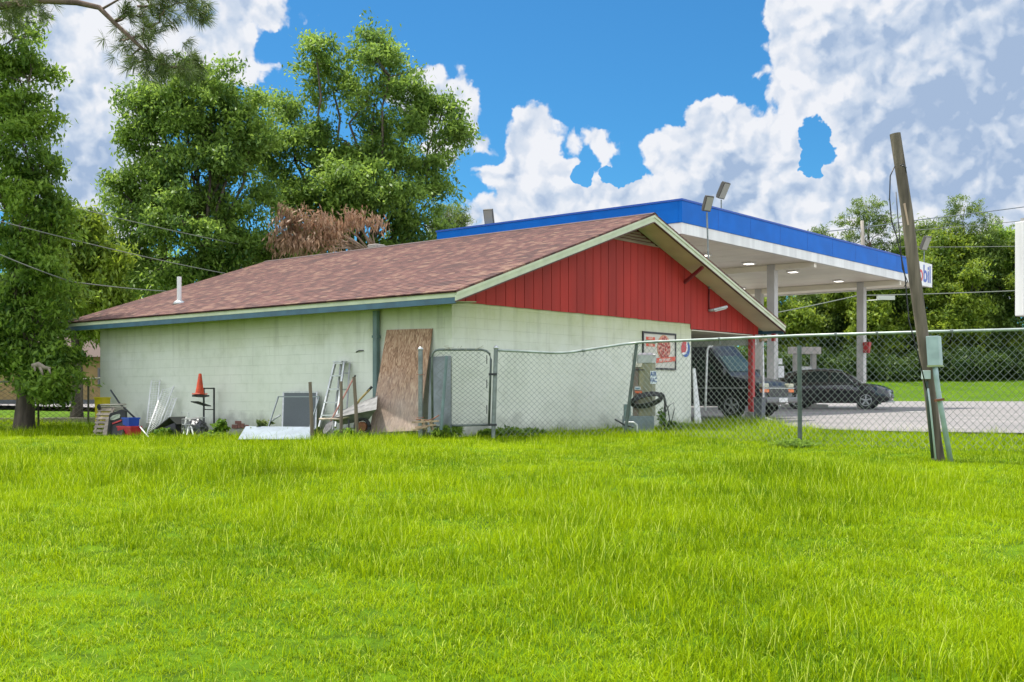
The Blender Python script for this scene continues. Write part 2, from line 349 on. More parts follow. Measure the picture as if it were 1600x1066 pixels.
# ---------------------------------------------------------------- ground
def sstep(a, b, x):
    t = np.clip((x-a)/(b-a), 0, 1); return t*t*(3-2*t)
def PZ(Y): return .75+.005*(Y-20)
def G(x, Y):
    x = np.asarray(x, float); Y = np.asarray(Y, float)
    cap = .72-.20*sstep(1.5, 6, -x)*(1-.85*sstep(26, 30, Y))
    lawn = np.minimum(.035*Y, cap) - .03*np.exp(-((Y-20.5)/2.5)**2)
    lawn = lawn+.022*np.sin(x*1.1+.7*Y)*np.sin(.6*Y-.4*x)+.014*np.sin(2.3*x+1)*np.sin(1.9*Y)
    pv = PZ(Y)-.035
    k = sstep(4.4, 6.4, x)*sstep(20.0, 22.0, Y)
    z = lawn*(1-k)+pv*k
    rise = sstep(76, 97, Y)*1.75*sstep(-8, 6, x)
    return z+rise+np.clip(Y-110, 0, 400)*.004
def Gz(x, Y): return float(G(x, Y))
def ground():
    ys = np.concatenate([np.linspace(-25, 3, 12), np.linspace(3.5, 36, 120), np.linspace(37, 120, 84), np.linspace(135, 900, 12)])
    xs = np.concatenate([np.linspace(-600, -44, 8), np.linspace(-40, -14, 20), np.linspace(-13.6, 14, 100), np.linspace(15, 60, 30), np.linspace(70, 600, 8)])
    X, Y = np.meshgrid(xs, ys); Z = G(X, Y); nx = len(xs)
    V = np.stack([X, Y, Z], -1).reshape(-1, 3); i = np.arange(len(ys)-1)[:, None]*nx+np.arange(nx-1)[None]
    q = np.stack([i, i+1, i+nx+1, i+nx], -1).reshape(-1, 4)
    m = bpy.data.materials.new('turf_soil'); m.use_nodes = True; nt, b = nodes_of(m); L = nt.links; b.inputs['Roughness'].default_value = .95; b.inputs['Specular IOR Level'].default_value = .1
    g = nt.nodes.new('ShaderNodeNewGeometry')
    def nz(s, d=6):
        n = nt.nodes.new('ShaderNodeTexNoise'); n.inputs['Scale'].default_value = s; n.inputs['Detail'].default_value = d; L.new(g.outputs['Position'], n.inputs['Vector']); return n.outputs['Fac']
    def mx(f, a, c, lo, hi):
        r = nt.nodes.new('ShaderNodeMapRange'); L.new(f, r.inputs[0]); r.inputs[1].default_value = lo; r.inputs[2].default_value = hi
        n = nt.nodes.new('ShaderNodeMix'); n.data_type = 'RGBA'; L.new(r.outputs[0], n.inputs[0])
        for i, v in ((6, a), (7, c)):
            if isinstance(v, tuple): n.inputs[i].default_value = (*v, 1)
            else: L.new(v, n.inputs[i])
        return n.outputs[2]
    c = mx(nz(.35), (.06,.125,.002), (.09,.165,.002), .35, .65); c = mx(nz(6), c, (.035,.07,.002), .45, .7)
    L.new(c, b.inputs['Base Color'])
    tag(numpy_mesh('ground', V, q, m, smooth=True), kind='structure')
ground()
# forecourt
PAVE = [(6.35,28.6),(6.25,24.6),(6.7,22.6),(8.2,21.6),(9.9,21.0),(16,20.2),(60,20)]
def pave_x_ok(x, Y): pass
def pavement():
    mb = MB(); rows = []
    def left(Y):
        pts = [(20,60),(20.2,16),(21,9.9),(21.6,8.2),(22.6,6.7),(24.6,6.25),(28.6,6.35)]
        return float(np.interp(Y, [p[0] for p in pts], [p[1] for p in pts]))
    ys = [20.0,20.2,20.5,21,21.3,21.6,22.1,22.6,23.5,24.6,26,27.3,28.6,30,32,36,40,44,48,52,58,64,70,76]
    for Y in ys:
        if Y <= 28.6: x0 = left(Y)
        else: x0 = 6.35-(Y-28.6)*1.19        # follows the store front
        rows.append([(x0+(62-x0)*k/14, Y, PZ(Y)+ (0.004 if Y<76 else -.02)) for k in range(15)])
    n = 15; v = [p for r in rows for p in r]
    f = [[i*n+j, i*n+j+1, (i+1)*n+j+1, (i+1)*n+j] for i in range(len(rows)-1) for j in range(n-1)]
    mb.add(v, f)
    m = mat('asphalt', (.165,.155,.15), .85, 0, 0, .35, (.235,.215,.205), .3, 90, detail=10)
    tag(mb.build('pavement', m, smooth=True), kind='structure')
    # worn stall stripes
    st = MB(); ln = MB()
    for (a, b) in (((1335,653),(1372,653)), ((1395,631.5),(1440,632)), ((1410,643),(1440,644.5)), ((1484,669),(1508,669.5))):
        pa = [(a[0], a[1]), (b[0], b[1])]; pts = []
        for (px, py) in pa:
            Y = 30.
            for _ in range(30): Y = (CZ-PZ(Y))*F/(py-HY)
            pts.append(Vector(((px-800)/F*Y, Y, PZ(Y)+.009)))
        d = (pts[1]-pts[0]); d.z = 0; d.normalize(); nrm = Vector((-d.y, d.x, 0))*.055*(pts[0].y/20)
        ln.add([pts[0]-nrm, pts[1]-nrm, pts[1]+nrm, pts[0]+nrm], [(0,1,2,3)])
    o = ln.build('pavement_marking', mat('worn_white_line', (.55,.54,.5), .8, 0, 0, 9, (.25,.24,.24), lo=.5, hi=.6)); tag(o, kind='structure')
pavement()
# far road beyond the bank
mb = MB(); mb.add([(36,95.6,2.52),(90,95.0,2.52),(90,99,2.78),(36,99,2.78)], [(0,1,2,3)])
tag(mb.build('road', mat('far_road', (.45,.44,.42), .9, 0, .2, .5)), kind='structure')
# ---------------------------------------------------------------- the store
st = thing('store_building', P0, TH, 'long low block store with painted green-white walls, brown shingle roof and red boarded gable', 'building')
T1, T2, LL = 8.70, 12.2, 12.55     # block gable length, porch edge, long wall length
WT = 2.536; RZ = 4.82; SL = .336; TR = 5.95
def rz(t): return RZ-SL*abs(t-TR)
w = MB(); TW = .2
w.box(BF, 0, T1, 0, TW, -.3, WT)                                # gable wall
w.box(BF, 0, TW, TW+.002, LL, -.3, 2.50)                           # long wall
w.box(BF, TW+.002, T1, LL-TW, LL, -.3, 2.50); w.box(BF, T1-TW, T1-.003, TW+.002, LL-TW-.002, -.3, 2.50)
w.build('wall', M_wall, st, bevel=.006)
# broken patch at the foot of the long wall
b = MB(); c = onwall(372, .004); fr = frame(c, LF_ANG)
for (x, z, ww, hh) in ((-.22,.02,.2,.07),(.0,.03,.24,.09),(-.1,.125,.22,.05),(.27,.02,.12,.07)):
    b.box(fr, x, x+ww, -.012, .0, z-.02, z+hh)
b.build('exposed_brick', mat('broken_brick', (.28,.13,.10), .95, 0, .5, 14), st)
# shingle roof slab (two slopes as one part)
OL, OR, OF, OB = -.6, 12.5, -.67, LL+.82
r = MB(); th = .035
for (ta, tb) in ((OL-.03, TR), (TR, OR+.03)):
    # lay the slope as overlapping courses so the butts catch light
    n = 47; 
    up = 1 if ta < TR-1 else -1
    for k in range(n):
        a = ta+(tb-ta)*k/n; c2 = ta+(tb-ta)*(k+1)/n
        za, zb = rz(a), rz(c2); low = .008
        if up == 1: zs = (za+th+low, zb+th)
        else: zs = (za+th, zb+th+low)
        jag = lambda : 0
        r.add([BF(a,OF-.02,zs[0]), BF(c2,OF-.02,zs[1]), BF(c2,OB,zs[1]), BF(a,OB,zs[0])], [(0,1,2,3)])
        e = a if up == 1 else c2; ze = rz(e)
        r.add([BF(e,OF-.02,ze+th-.01), BF(e,OB,ze+th-.01), BF(e,OB,ze+th+low), BF(e,OF-.02,ze+th+low)], [(0,1,2,3)])
    r.add([BF(ta,OF-.02,rz(ta)), BF(tb,OF-.02,rz(tb)), BF(tb,OF-.02,rz(tb)+th), BF(ta,OF-.02,rz(ta)+th)], [(0,1,2,3)])
    r.add([BF(ta,OB,rz(ta)), BF(tb,OB,rz(tb)), BF(tb,OB,rz(tb)+th), BF(ta,OB,rz(ta)+th)], [(0,1,2,3)])
    r.add([BF(ta,OF-.02,rz(ta)), BF(tb,OF-.02,rz(tb)), BF(tb,OB,rz(tb)), BF(ta,OB,rz(ta))], [(0,1,2,3)])
rf = r.build('roof', M_roof, st)
c = MB(); c.add([BF(TR-.13,OF-.025,rz(TR-.13)+th+.014), BF(TR,OF-.025,RZ+th+.022), BF(TR,OB,RZ+th+.022), BF(TR-.13,OB,rz(TR-.13)+th+.014),
                 BF(TR+.13,OF-.025,rz(TR-.13)+th+.014), BF(TR+.13,OB,rz(TR-.13)+th+.014)], [(0,1,2,3),(1,4,5,2)])
c.build('ridge_cap', mat('ridge_cap', (.09,.055,.05), .9, 0, .3, 8), rf)
# rake boards and soffits, front and back
for (y0, y1, nm) in ((OF, OF+.035, 'f'), (OB-.035, OB, 'b')):
    for (ta, tb) in ((OL, TR), (TR, OR)):
        d = .155
        q = MB(); q.hexa([BF(ta,y0,rz(ta)-d), BF(tb,y0,rz(tb)-d), BF(tb,y1,rz(tb)-d), BF(ta,y1,rz(ta)-d)], [BF(ta,y0,rz(ta)-.001), BF(tb,y0,rz(tb)-.001), BF(tb,y1,rz(tb)-.001), BF(ta,y1,rz(ta)-.001)])
        fb = q.build('rake_board', M_trim, st)
        yo = y0-.02 if nm == 'f' else y1
        q = MB(); q.hexa([BF(ta,yo,rz(ta)-.055), BF(tb,yo,rz(tb)-.055), BF(tb,yo+.02,rz(tb)-.055), BF(ta,yo+.02,rz(ta)-.055)], [BF(ta,yo,rz(ta)-.002), BF(tb,yo,rz(tb)-.002), BF(tb,yo+.02,rz(tb)-.002), BF(ta,yo+.02,rz(ta)-.002)])
        q.build('drip_edge', M_trimedge if nm=='b' else M_trim, fb)
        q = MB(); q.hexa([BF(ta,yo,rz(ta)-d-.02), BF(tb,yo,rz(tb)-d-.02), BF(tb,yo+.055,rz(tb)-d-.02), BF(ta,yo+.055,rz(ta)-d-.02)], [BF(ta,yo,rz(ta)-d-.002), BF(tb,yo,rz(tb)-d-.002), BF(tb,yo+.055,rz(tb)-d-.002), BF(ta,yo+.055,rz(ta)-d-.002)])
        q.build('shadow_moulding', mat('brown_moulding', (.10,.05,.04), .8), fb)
for (ya, yb) in ((OF+.037, -.03), (LL+.002, OB-.037)):
    s = MB()
    for (ta, tb) in ((OL+.03, TR), (TR, OR-.03)):
        s.hexa([BF(ta,ya,rz(ta)-.13), BF(tb,ya,rz(tb)-.13), BF(tb,yb,rz(tb)-.13), BF(ta,yb,rz(ta)-.13)], [BF(ta,ya,rz(ta)-.11), BF(tb,ya,rz(tb)-.11), BF(tb,yb,rz(tb)-.11), BF(ta,yb,rz(ta)-.11)])
    s.build('soffit', mat('rake_soffit', (.60,.55,.36), .7, 0, .2, 1.2), st)
# eave: pale strip over a blue gutter board, flat soffit
for (tx, sg) in ((OL, 1), (OR, -1)):
    z = rz(OL)
    q = MB(); a, b2 = sorted((tx, tx+sg*.03)); q.box(BF, a, b2, OF+.04, OB-.04, z-.09, z-.003); q.build('eave_trim', M_trim, st)
    q = MB(); a, b2 = sorted((tx+sg*.006, tx+sg*.04)); q.box(BF, a, b2, OF+.04, OB-.04, z-.20, z-.092)
    q.build('eave_board', M_gutter, st)
q = MB(); q.hexa([BF(OL+.041,OF+.05,2.44),BF(-.003,OF+.05,2.47),BF(-.003,OB-.05,2.47),BF(OL+.041,OB-.05,2.44)],[BF(OL+.041,OF+.05,2.46),BF(-.003,OF+.05,2.49),BF(-.003,OB-.05,2.49),BF(OL+.041,OB-.05,2.46)])
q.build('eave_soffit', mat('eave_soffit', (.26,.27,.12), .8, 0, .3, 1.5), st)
# red gable siding
s = MB(); bw = .296; gap = .016
t = .10
back = MB(); back.slab([BF(.05,-.001,WT+.004), BF(T1+.02,-.001,WT+.004), BF(T1+.02,-.001,2.42), BF(T2,-.001,2.42), BF(T2,-.001,rz(T2)-.14), BF(TR,-.001,RZ-.14), BF(.05,-.001,max(WT+.03, rz(.05)-.14))], -Av*.008)
back.build('gable_backing', M_reddark, st)
t = .06; LZ = 4.26
while t < T2-.02:
    t1 = min(t+bw-gap, T2)
    zb = WT-.012 if t1 <= T1+.05 else 2.40
    jt = random.uniform(-.004, .004)
    top = lambda q: min(rz(q)-.131, LZ)
    if t < T1 < t1-.05:  # board split by the step
        pass
    if top(t) > zb+.01 or top(t1) > zb+.01:
        s.hexa([BF(t,-.028,zb+jt), BF(t1,-.028,zb+jt), BF(t1,-.010,zb+jt), BF(t,-.010,zb+jt)],
               [BF(t,-.028,max(top(t),zb+.01)), BF(t1,-.028,max(top(t1),zb+.01)), BF(t1,-.010,max(top(t1),zb+.01)), BF(t,-.010,max(top(t),zb+.01))])
    t += bw
s.build('gable_siding', M_red, st)
q = MB(); q.box(BF, T1+.002, T1+.06, -.01, .1, 2.38, WT+.02); q.build('siding_end', M_redpaint, st)
# louvred vent at the apex
l = MB(); 
for k in range(6):
    z = LZ+.035+k*.068; half = (RZ-.14-z-.03)/SL
    if half < .12: break
    l.hexa([BF(TR-half,-.040,z-.012), BF(TR+half,-.040,z-.012), BF(TR+half,-.032,z-.018), BF(TR-half,-.032,z-.018)], [BF(TR-half,-.008,z+.042), BF(TR+half,-.008,z+.042), BF(TR+half,-.002,z+.036), BF(TR-half,-.002,z+.036)])
lv = l.build('louvre_vent', M_louvre, st)
q = MB(); hf = (RZ-.14-LZ)/SL; q.box(BF, TR-hf, TR+hf, -.045, -.010, LZ+.001, LZ+.024); q.build('vent_sill', M_louvre, lv)
# brace
q = MB(); q.bar(BF(8.33,-.03,2.74+.78), BF(8.22,-.60,3.05+.80), .07, .07); q.build('brace', mat('dark_red_paint', (.20,.018,.018), .6, 0, .3, 5), st)
# porch
q = MB(); q.hexa([BF(T1+.003,-.01,2.36),BF(T2,-.01,2.36),BF(T2,LL-.1,2.36),BF(T1+.003,LL-.1,2.36)],[BF(T1+.003,-.01,2.385),BF(T2,-.01,2.385),BF(T2,LL-.1,2.385),BF(T1+.003,LL-.1,2.385)]); q.build('porch_ceiling', M_ceil, st)
q = MB(); q.box(BF, T2-.13, T2-.003, .03, LL, 2.12, 2.358); q.build('porch_beam', M_white, st)
q = MB(); q.box(BF, T1+.01, T2+.1, -.25, LL, -.25, .055); q.build('porch_slab', M_concrete, st, bevel=.01)
for sy in (.06, 4.2, 8.3, 12.3):
    q = MB(); q.box(BF, T2-.30, T2-.16, sy-.07, sy+.07, .30, 2.12 if sy>1 else 2.40); q.build('porch_post', M_redpaint, st, bevel=.006)
    q = MB(); q.box(BF, T2-.37, T2-.09, sy-.14, sy+.14, .055, .30); q.build('post_footing', M_concrete, st, bevel=.02)
# shop front under the porch
q = MB(); q.box(BF, T1, T1+.05, 2.0, 3.0, .06, 2.1); d = q.build('door', M_darkmetal, st); q = MB(); q.box(BF, T1+.05, T1+.056, 2.1, 2.9, .3, 2.0); q.build('pane', M_glass, d)
for y in (4.2, 7.2): 
    q = MB(); q.box(BF, T1, T1+.04, y, y+2.3, .7, 2.1); d = q.build('window', M_alu, st); q = MB(); q.box(BF, T1+.04, T1+.046, y+.06, y+2.24, .76, 2.04); q.build('pane', M_glass, d)
# downspout on the long wall
p = onwall(588, .07); q = MB(); fr = frame(p, LF_ANG); q.box(fr, -.06, .06, -.05, .04, .1, 2.44); ds = q.build('downspout', M_down, st, bevel=.012)
q = MB(); q.box(fr, -.075, .075, -.055, .05, 1.9, 1.95); q.build('strap', M_down, ds)
# white downspout at the porch post
q = MB(); q.tube([BF(T2-.02,-.16,2.35), BF(T2-.02,-.18,1.2), BF(T2-.02,-.18,.35), BF(T2-.0,-.22,.14), BF(T2+.12,-.40,.07)], .028, 10); q.build('downspout', M_white, st, smooth=True)
# corner bracket lamp and end red bracket
q = MB(); q.box(BF, OR-.16, OR-.06, OF+.25, OF+.33, 2.22, 2.42); q.build('eave_bracket', M_redpaint, st)
q = MB(); q.tube([BF(T2+.02,-.12,2.40), BF(T2+.02,-.14,2.30), BF(T2+.02,-.16,2.22)], [.03,.10,.12], 12); q.build('eave_lamp', mat('tan_shade', (.45,.33,.22), .6), st, smooth=True)
# roof vent pipe and ridge vent
def on_roof(px, t, dz): 
    k = (px-800)/F; ox, oy = P0[0]+t*Bv.x, P0[1]+t*Bv.y; s_ = (k*oy-ox)/(Av.x-k*Av.y)
    return BF(t, s_, rz(t)+dz)
p = on_roof(280, .55, th)
q = MB(); q.cyl(p-Vector((0,0,.05)), p+Vector((0,0,.66)), .055, 14); vp = q.build('vent_pipe', M_white, st, smooth=True, auto=True)
q = MB(); q.tube([p-Vector((0,0,.04)), p+Vector((0,0,.05)), p+Vector((0,0,.07))], [.17,.11,.06], 16); q.build('pipe_boot', M_alu, vp, smooth=True)
p = on_roof(588, TR+.15, .0)
fr = frame(p, TH); q = MB(); q.box(fr, -.16, .16, -.17, .17, -.05, .20); rv = q.build('roof_vent', mat('pinkish_vent', (.50,.42,.38), .6), st, bevel=.01)
q = MB()
for k in range(4): q.box(fr, -.175, .175, -.185, .185, .04+k*.042, .058+k*.042)
q.build('vent_louvre', M_trimedge, rv)
# conduit, flood light pole and lamps on the gable
def floodlight(name, base, top, head_dir, label, parent_mat=M_galv, sc_=1.0, arm=True, r=.022):
    t_ = thing(name, base, 0, label, 'floodlight', 'floodlights on the station')
    q = MB(); q.cyl(base, top, r, 10); q.build('pole', parent_mat, t_, smooth=True, auto=True)
    hd = Vector(head_dir).normalized(); c_ = Vector(top)+Vector((0,0,.02))
    q = MB(); side = hd.cross(Vector((0,0,1))).normalized(); up_ = side.cross(hd)
    L_, Wd, D_ = .42*sc_, .26*sc_, .09*sc_
    def bx(a0,a1,b0,b1,c0,c1): 
        f = lambda a,b_,c: c_+side*a+up_*b_+hd*c
        return [f(a0,b0,c0),f(a1,b0,c0),f(a1,b1,c0),f(a0,b1,c0)],[f(a0,b0,c1),f(a1,b0,c1),f(a1,b1,c1),f(a0,b1,c1)]
    q.hexa(*bx(-Wd/2,Wd/2,0,L_,-D_,0)); hh = q.build('lamp_head', mat('lamp_bronze', (.07,.065,.055), .5, .3), t_, bevel=.012)
    q = MB(); q.hexa(*bx(-Wd/2+.02,Wd/2-.02,.03,L_-.03,0.001,.006)); q.build('lens', mat('lamp_lens', (.28,.28,.24), .25), hh)
    q = MB()
    for k in range(5): q.hexa(*bx(-Wd/2+.02+k*(Wd-.05)/4,-Wd/2+.03+k*(Wd-.05)/4,.05,L_-.05,-D_-.03,-D_+.001))
    q.build('cooling_fins', mat('lamp_bronze_dark', (.10,.10,.09), .5, .3), hh)
    return t_
b0_ = BF(9.48,-.062,2.93)
fl = floodlight('floodlight', BF(9.48,-.062,3.45), P(1104.5,332,27.95), (.45,-.75,-.35), 'grey floodlight on a thin pole rising out of the right slope of the shingle roof', sc_=.95)
q = MB(); q.tube([BF(9.48,-.055,3.44), BF(9.48,-.055,2.93)], .02, 8); q.build('conduit', mat('dark_red_conduit', (.16,.015,.015), .6), st, smooth=True)
wl = thing('wall_lamp', BF(9.48,-.05,2.9), TH, 'small silver lamp angled out from the red siding below the dark red conduit', 'lamp')
q = MB(); a = BF(9.48,-.04,2.90); b_ = BF(9.66,-.30,2.93)
q.tube([a, a.lerp(b_,.25), b_], [.03,.04,.03], 8); q.build('arm', M_alu, wl, smooth=True)
q = MB(); q.bar(a.lerp(b_,.35), a.lerp(b_,1.5)+Vector((0,0,.05)), .14, .07); hh = q.build('lamp_head', M_alu, wl, bevel=.02)
q = MB(); q.bar(a.lerp(b_,.5)-Vector((0,0,.041)), a.lerp(b_,1.4)+Vector((0,0,.005)), .11, .02); q.build('lens', mat('lens2', (.6,.6,.55), .2), hh)
# ---------------------------------------------------------------- signs on the gable wall
def text_mesh(txt, size, fr, x, z, d, m, parent, name='lettering', center=True, bold=0.0, xs=1.0, rot=0.0, bend=None):
    cu = bpy.data.curves.new('t', 'FONT'); cu.body = txt; cu.size = size; cu.extrude = .001; cu.align_x = 'CENTER' if center else 'LEFT'; cu.align_y = 'CENTER'; cu.offset = bold
    o = bpy.data.objects.new('t', cu); COL.objects.link(o)
    me = bpy.data.meshes.new_from_object(o.evaluated_get(bpy.context.evaluated_depsgraph_get()))
    c_, s_ = math.cos(rot), math.sin(rot)
    vs = []
    for v in me.vertices:
        a, b = v.co.x*xs, v.co.y; a, b = a*c_-b*s_, a*s_+b*c_
        vs.append(fr(x+a, d-v.co.z, z+b))
    fs = [list(p.vertices) for p in me.polygons]
    bpy.data.objects.remove(o); mb_ = MB(); mb_.add(vs, fs)
    return mb_.build(name, m, parent)
def t_of_px(px, y=0.0):
    k = (px-800)/F; ox, oy = P0[0]+y*Av.x, P0[1]+y*Av.y
    return (k*oy-ox)/(Bv.x-k*Bv.y)
ta, tb = t_of_px(1003), t_of_px(1055)
Yc = (BF(ta,0,0).y); zt = CZ+(HY-517.5)/F*BF(ta,0,0).y-.72; zb_ = CZ+(HY-577)/F*BF(ta,0,0).y-.72
pz = thing('framed_poster', BF((ta+tb)/2,0,zb_), TH, 'dark framed poster of a red pizza hanging on the pale gable wall', 'poster')
q = MB(); q.box(BF, ta+.02, tb-.02, -.018, -.002, zb_+.02, zt-.02); q.build('poster_sheet', mat('poster_paper', (.58,.55,.47), .5, 0, .12, 3), pz)
q = MB(); fwid = .045
q.box(BF, ta, tb, -.035, -.003, zt-fwid, zt); q.box(BF, ta, tb, -.035, -.003, zb_, zb_+fwid); q.box(BF, ta, ta+fwid, -.035, -.003, zb_+fwid, zt-fwid); q.box(BF, tb-fwid, tb, -.035, -.003, zb_+fwid, zt-fwid)
q.build('frame', M_black, pz)
Wd = tb-ta; Hh = zt-zb_
cx_, cz_ = ta+Wd*.63, zb_+Hh*.60; rr = Hh*.335
def disc(fr, cx, cz, rx, rz_, d, th_=.004, n=36, a0=0, a1=2*math.pi, inner=None):
    mb_ = MB(); pts = [fr(cx+rx*math.cos(a0+(a1-a0)*i/n), d, cz+rz_*math.sin(a0+(a1-a0)*i/n)) for i in range(n)]
    off = fr(0,-th_,0)-fr(0,0,0); mb_.slab(pts, off); return mb_
disc(BF, cx_, cz_, rr*1.0, rr, -.019).build('pizza_crust', mat('crust', (.55,.25,.12), .7), pz)
disc(BF, cx_, cz_, rr*.93, rr*.93, -.0235).build('pizza_sauce', mat('sauce', (.55,.12,.09), .6, 0, 0, 30, (.62,.38,.28)), pz)
q = MB(); random.seed(3)
pts = []
for i in range(400):
    a = random.uniform(0, 6.28); d_ = rr*.84*math.sqrt(random.random()); x, z = cx_+d_*math.cos(a), cz_+d_*math.sin(a)
    if all((x-u)**2+(z-v)**2 > (rr*.2)**2 for u, v in pts): pts.append((x, z))
for (x, z) in pts:
    q.slab([BF(x+rr*.105*math.cos(k*.7854), -.028, z+rr*.105*math.sin(k*.7854)) for k in range(8)], -Av*.003)
q.build('pepperoni', mat('pepperoni', (.30,.02,.02), .6), pz)
rot = .10
def slanted(x0, x1, z0, z1, h, d, m, nm):
    q = MB(); q.slab([BF(x0,d,z0), BF(x1,d,z1), BF(x1,d,z1+h), BF(x0,d,z0+h)], -Av*.004); return q.build(nm, m, pz)
M_or = mat('poster_red', (.60,.07,.03), .5)
slanted(ta+fwid, tb-fwid, zb_+Hh*.135, zb_+Hh*.245, Hh*.13, -.033, M_or, 'banner')
rt = math.atan2(Hh*.11, Wd-2*fwid)
text_mesh("SKIP THE WAIT.", Hh*.105, BF, ta+Wd*.64, zb_+Hh*.262, -.0395, mat('poster_white', (.75,.70,.62), .5), pz, bold=.002, xs=.78, rot=rt)
M_gr = mat('poster_green', (.10,.22,.11), .5)
q = MB(); q.box(BF, ta+Wd*.10, ta+Wd*.36, -.024, -.019, zb_+Hh*.78, zb_+Hh*.86); q.build('emblem_top', M_or, pz)
q = MB(); q.box(BF, ta+Wd*.08, ta+Wd*.38, -.024, -.019, zb_+Hh*.69, zb_+Hh*.775); q.build('emblem_band', M_gr, pz)
q = MB(); q.box(BF, ta+Wd*.10, ta+Wd*.36, -.024, -.019, zb_+Hh*.61, zb_+Hh*.685); q.build('emblem_foot', M_or, pz)
M_pw = mat('poster_cream', (.72,.65,.5), .5)
text_mesh('HUNT', Hh*.075, BF, ta+Wd*.23, zb_+Hh*.82, -.0255, M_pw, pz, bold=.001); text_mesh('BROTHERS', Hh*.06, BF, ta+Wd*.23, zb_+Hh*.73, -.0255, M_pw, pz, xs=.8, bold=.001); text_mesh('PIZZA', Hh*.07, BF, ta+Wd*.23, zb_+Hh*.645, -.0255, M_pw, pz, bold=.001)
# round drinks logo
ca = t_of_px(1070.5); zc = CZ+(HY-545)/F*BF(ca,0,0).y-.72; rr = .215
ps = thing('round_sign', BF(ca,0,zc-rr), TH, 'round red, white and blue drinks sign beside the framed poster near the wall end', 'sign')
disc(BF, ca, zc, rr, rr, -.002, .010).build('disc', mat('logo_white', (.72,.72,.72), .4), ps)
def blob(points, d, m, nm):
    q = MB(); q.slab([BF(ca+x*rr, d, zc+z*rr) for x, z in points], -Av*.003); q.build(nm, m, ps)
arc = lambda a0, a1, n=16, k=.97: [(k*math.cos(R(a0+(a1-a0)*i/n)), k*math.sin(R(a0+(a1-a0)*i/n))) for i in range(n+1)]
blob(arc(75,215)+[(-.55,-.42),(-.15,-.45),(.12,-.25),(.2,.05),(.12,.45)], -.0135, mat('logo_red', (.50,.03,.04), .4), 'red_half')
blob(arc(225,420)+[(.42,.62),(.52,.2),(.42,-.25),(.1,-.6),(-.3,-.72)], -.0135, mat('logo_blue', (.01,.08,.30), .4), 'blue_half')
# ---------------------------------------------------------------- fuel canopy
Y1 = 33.0; C1 = Vector((.154*Y1, Y1, 0)); CW, CLg = .3066*Y1, .647*Y1
zb0, zb1, ztop = CZ+251/F*Y1, CZ+268.5/F*Y1, CZ+302.5/F*Y1
CF = frame((C1.x, C1.y, 0), TH)
cn = thing('fuel_canopy', (C1.x, C1.y, .85), TH, 'tall flat fuel station canopy with blue and white fascia and white soffit', 'canopy')
q = MB(); pd = .05
def ring(z0, z1, x0, x1, y0, y1, tk):
    q = MB(); q.box(CF, x0, x1, y0, y0+tk, z0, z1); q.box(CF, x0, x1, y1-tk, y1, z0, z1); q.box(CF, x0, x0+tk, y0+tk+.001, y1-tk-.001, z0, z1); q.box(CF, x1-tk, x1, y0+tk+.001, y1-tk-.001, z0, z1); return q
PS = CLg*.905
ring(zb0, zb1-.002, 0, CLg, 0, CW, .12).build('white_fascia', M_canopy_white, cn)
q = MB(); tk = .12
q.box(CF, -.03, PS, -.03, .1, zb1, ztop); q.box(CF, -.03, .1, .102, CW, zb1, ztop); q.box(CF, 0, CLg, CW-.1, CW+.03, zb1+.001, ztop-.001)
q.build('blue_fascia', M_canopy_blue, cn, bevel=.01)
q = MB(); q.box(CF, PS+.003, CLg+.02, -.04, .09, zb0-.03, ztop+.01); q.box(CF, CLg-.1, CLg+.02, .092, CW, zb1, ztop); sp_ = q.build('sign_panel', M_canopy_white, cn)
q = MB(); q.box(CF, -.05, PS, -.05, .06, ztop, ztop+.06); q.box(CF, -.05, .06, .062, CW+.04, ztop, ztop+.06); q.build('top_trim', mat('blue_trim', (.001,.06,.34), .5), cn)
q = MB(); q.box(CF, .12, CLg-.12, .12, CW-.12, zb0+.06, zb0+.10); q.build('soffit', M_soffit, cn)
q = MB()
for k in range(1, 14): q.box(CF, k*CLg/14-.006, k*CLg/14+.006, .125, CW-.125, zb0+.056, zb0+.0595)
q.build('soffit_seam', mat('seam', (.78,.715,.58), .7), cn)
q = MB(); q.box(CF, .1, CLg-.1, .1, CW-.1, ztop-.25, ztop-.2); q.build('roof_deck', M_trimedge, cn)
for k in range(1, 9):
    q = MB(); q.box(CF, k*PS/9-.006, k*PS/9+.006, -.034, -.031, zb1+.01, ztop-.01); q.build('fascia_joint', M_joint, cn)
a0_, a1_ = .0556*Y1, (.0556+.148)*Y1
colw = .31
px0 = Vector((.2975*Y1, 1.258*Y1, 0))-C1; bb0 = px0.dot(Bv); bb1 = bb0+.255*Y1
for bb in (bb0, bb1):
    for aa in (a0_, a1_):
        g = Gz(*(CF(bb, aa, 0).xy))
        q = MB(); q.box(CF, bb-colw/2, bb+colw/2, aa-colw/2, aa+colw/2, g-.2, zb0+.05); q.build('column', mat('column_white', (.52,.50,.47), .5, 0, .15, 1.5), cn, bevel=.01)
    q = MB(); q.box(CF, bb-.10, bb+.10, .125, CW-.125, zb0-.16, zb0+.051); q.build('beam', M_soffit, cn)
text_mesh('M', 1.05, CF, 19.15, (zb0+ztop)/2-.02, -.047, mat('letter_blue', (.006,.06,.36), .4), cn, bold=.02, xs=1.0)
text_mesh('o', 1.05, CF, 19.93, (zb0+ztop)/2-.02, -.047, mat('letter_red', (.55,.03,.03), .4), cn, bold=.02, xs=1.0)
text_mesh('bil', 1.05, CF, 20.72, (zb0+ztop)/2-.02, -.047, mat('letter_blue2', (.006,.06,.36), .4), cn, bold=.02, xs=1.0)
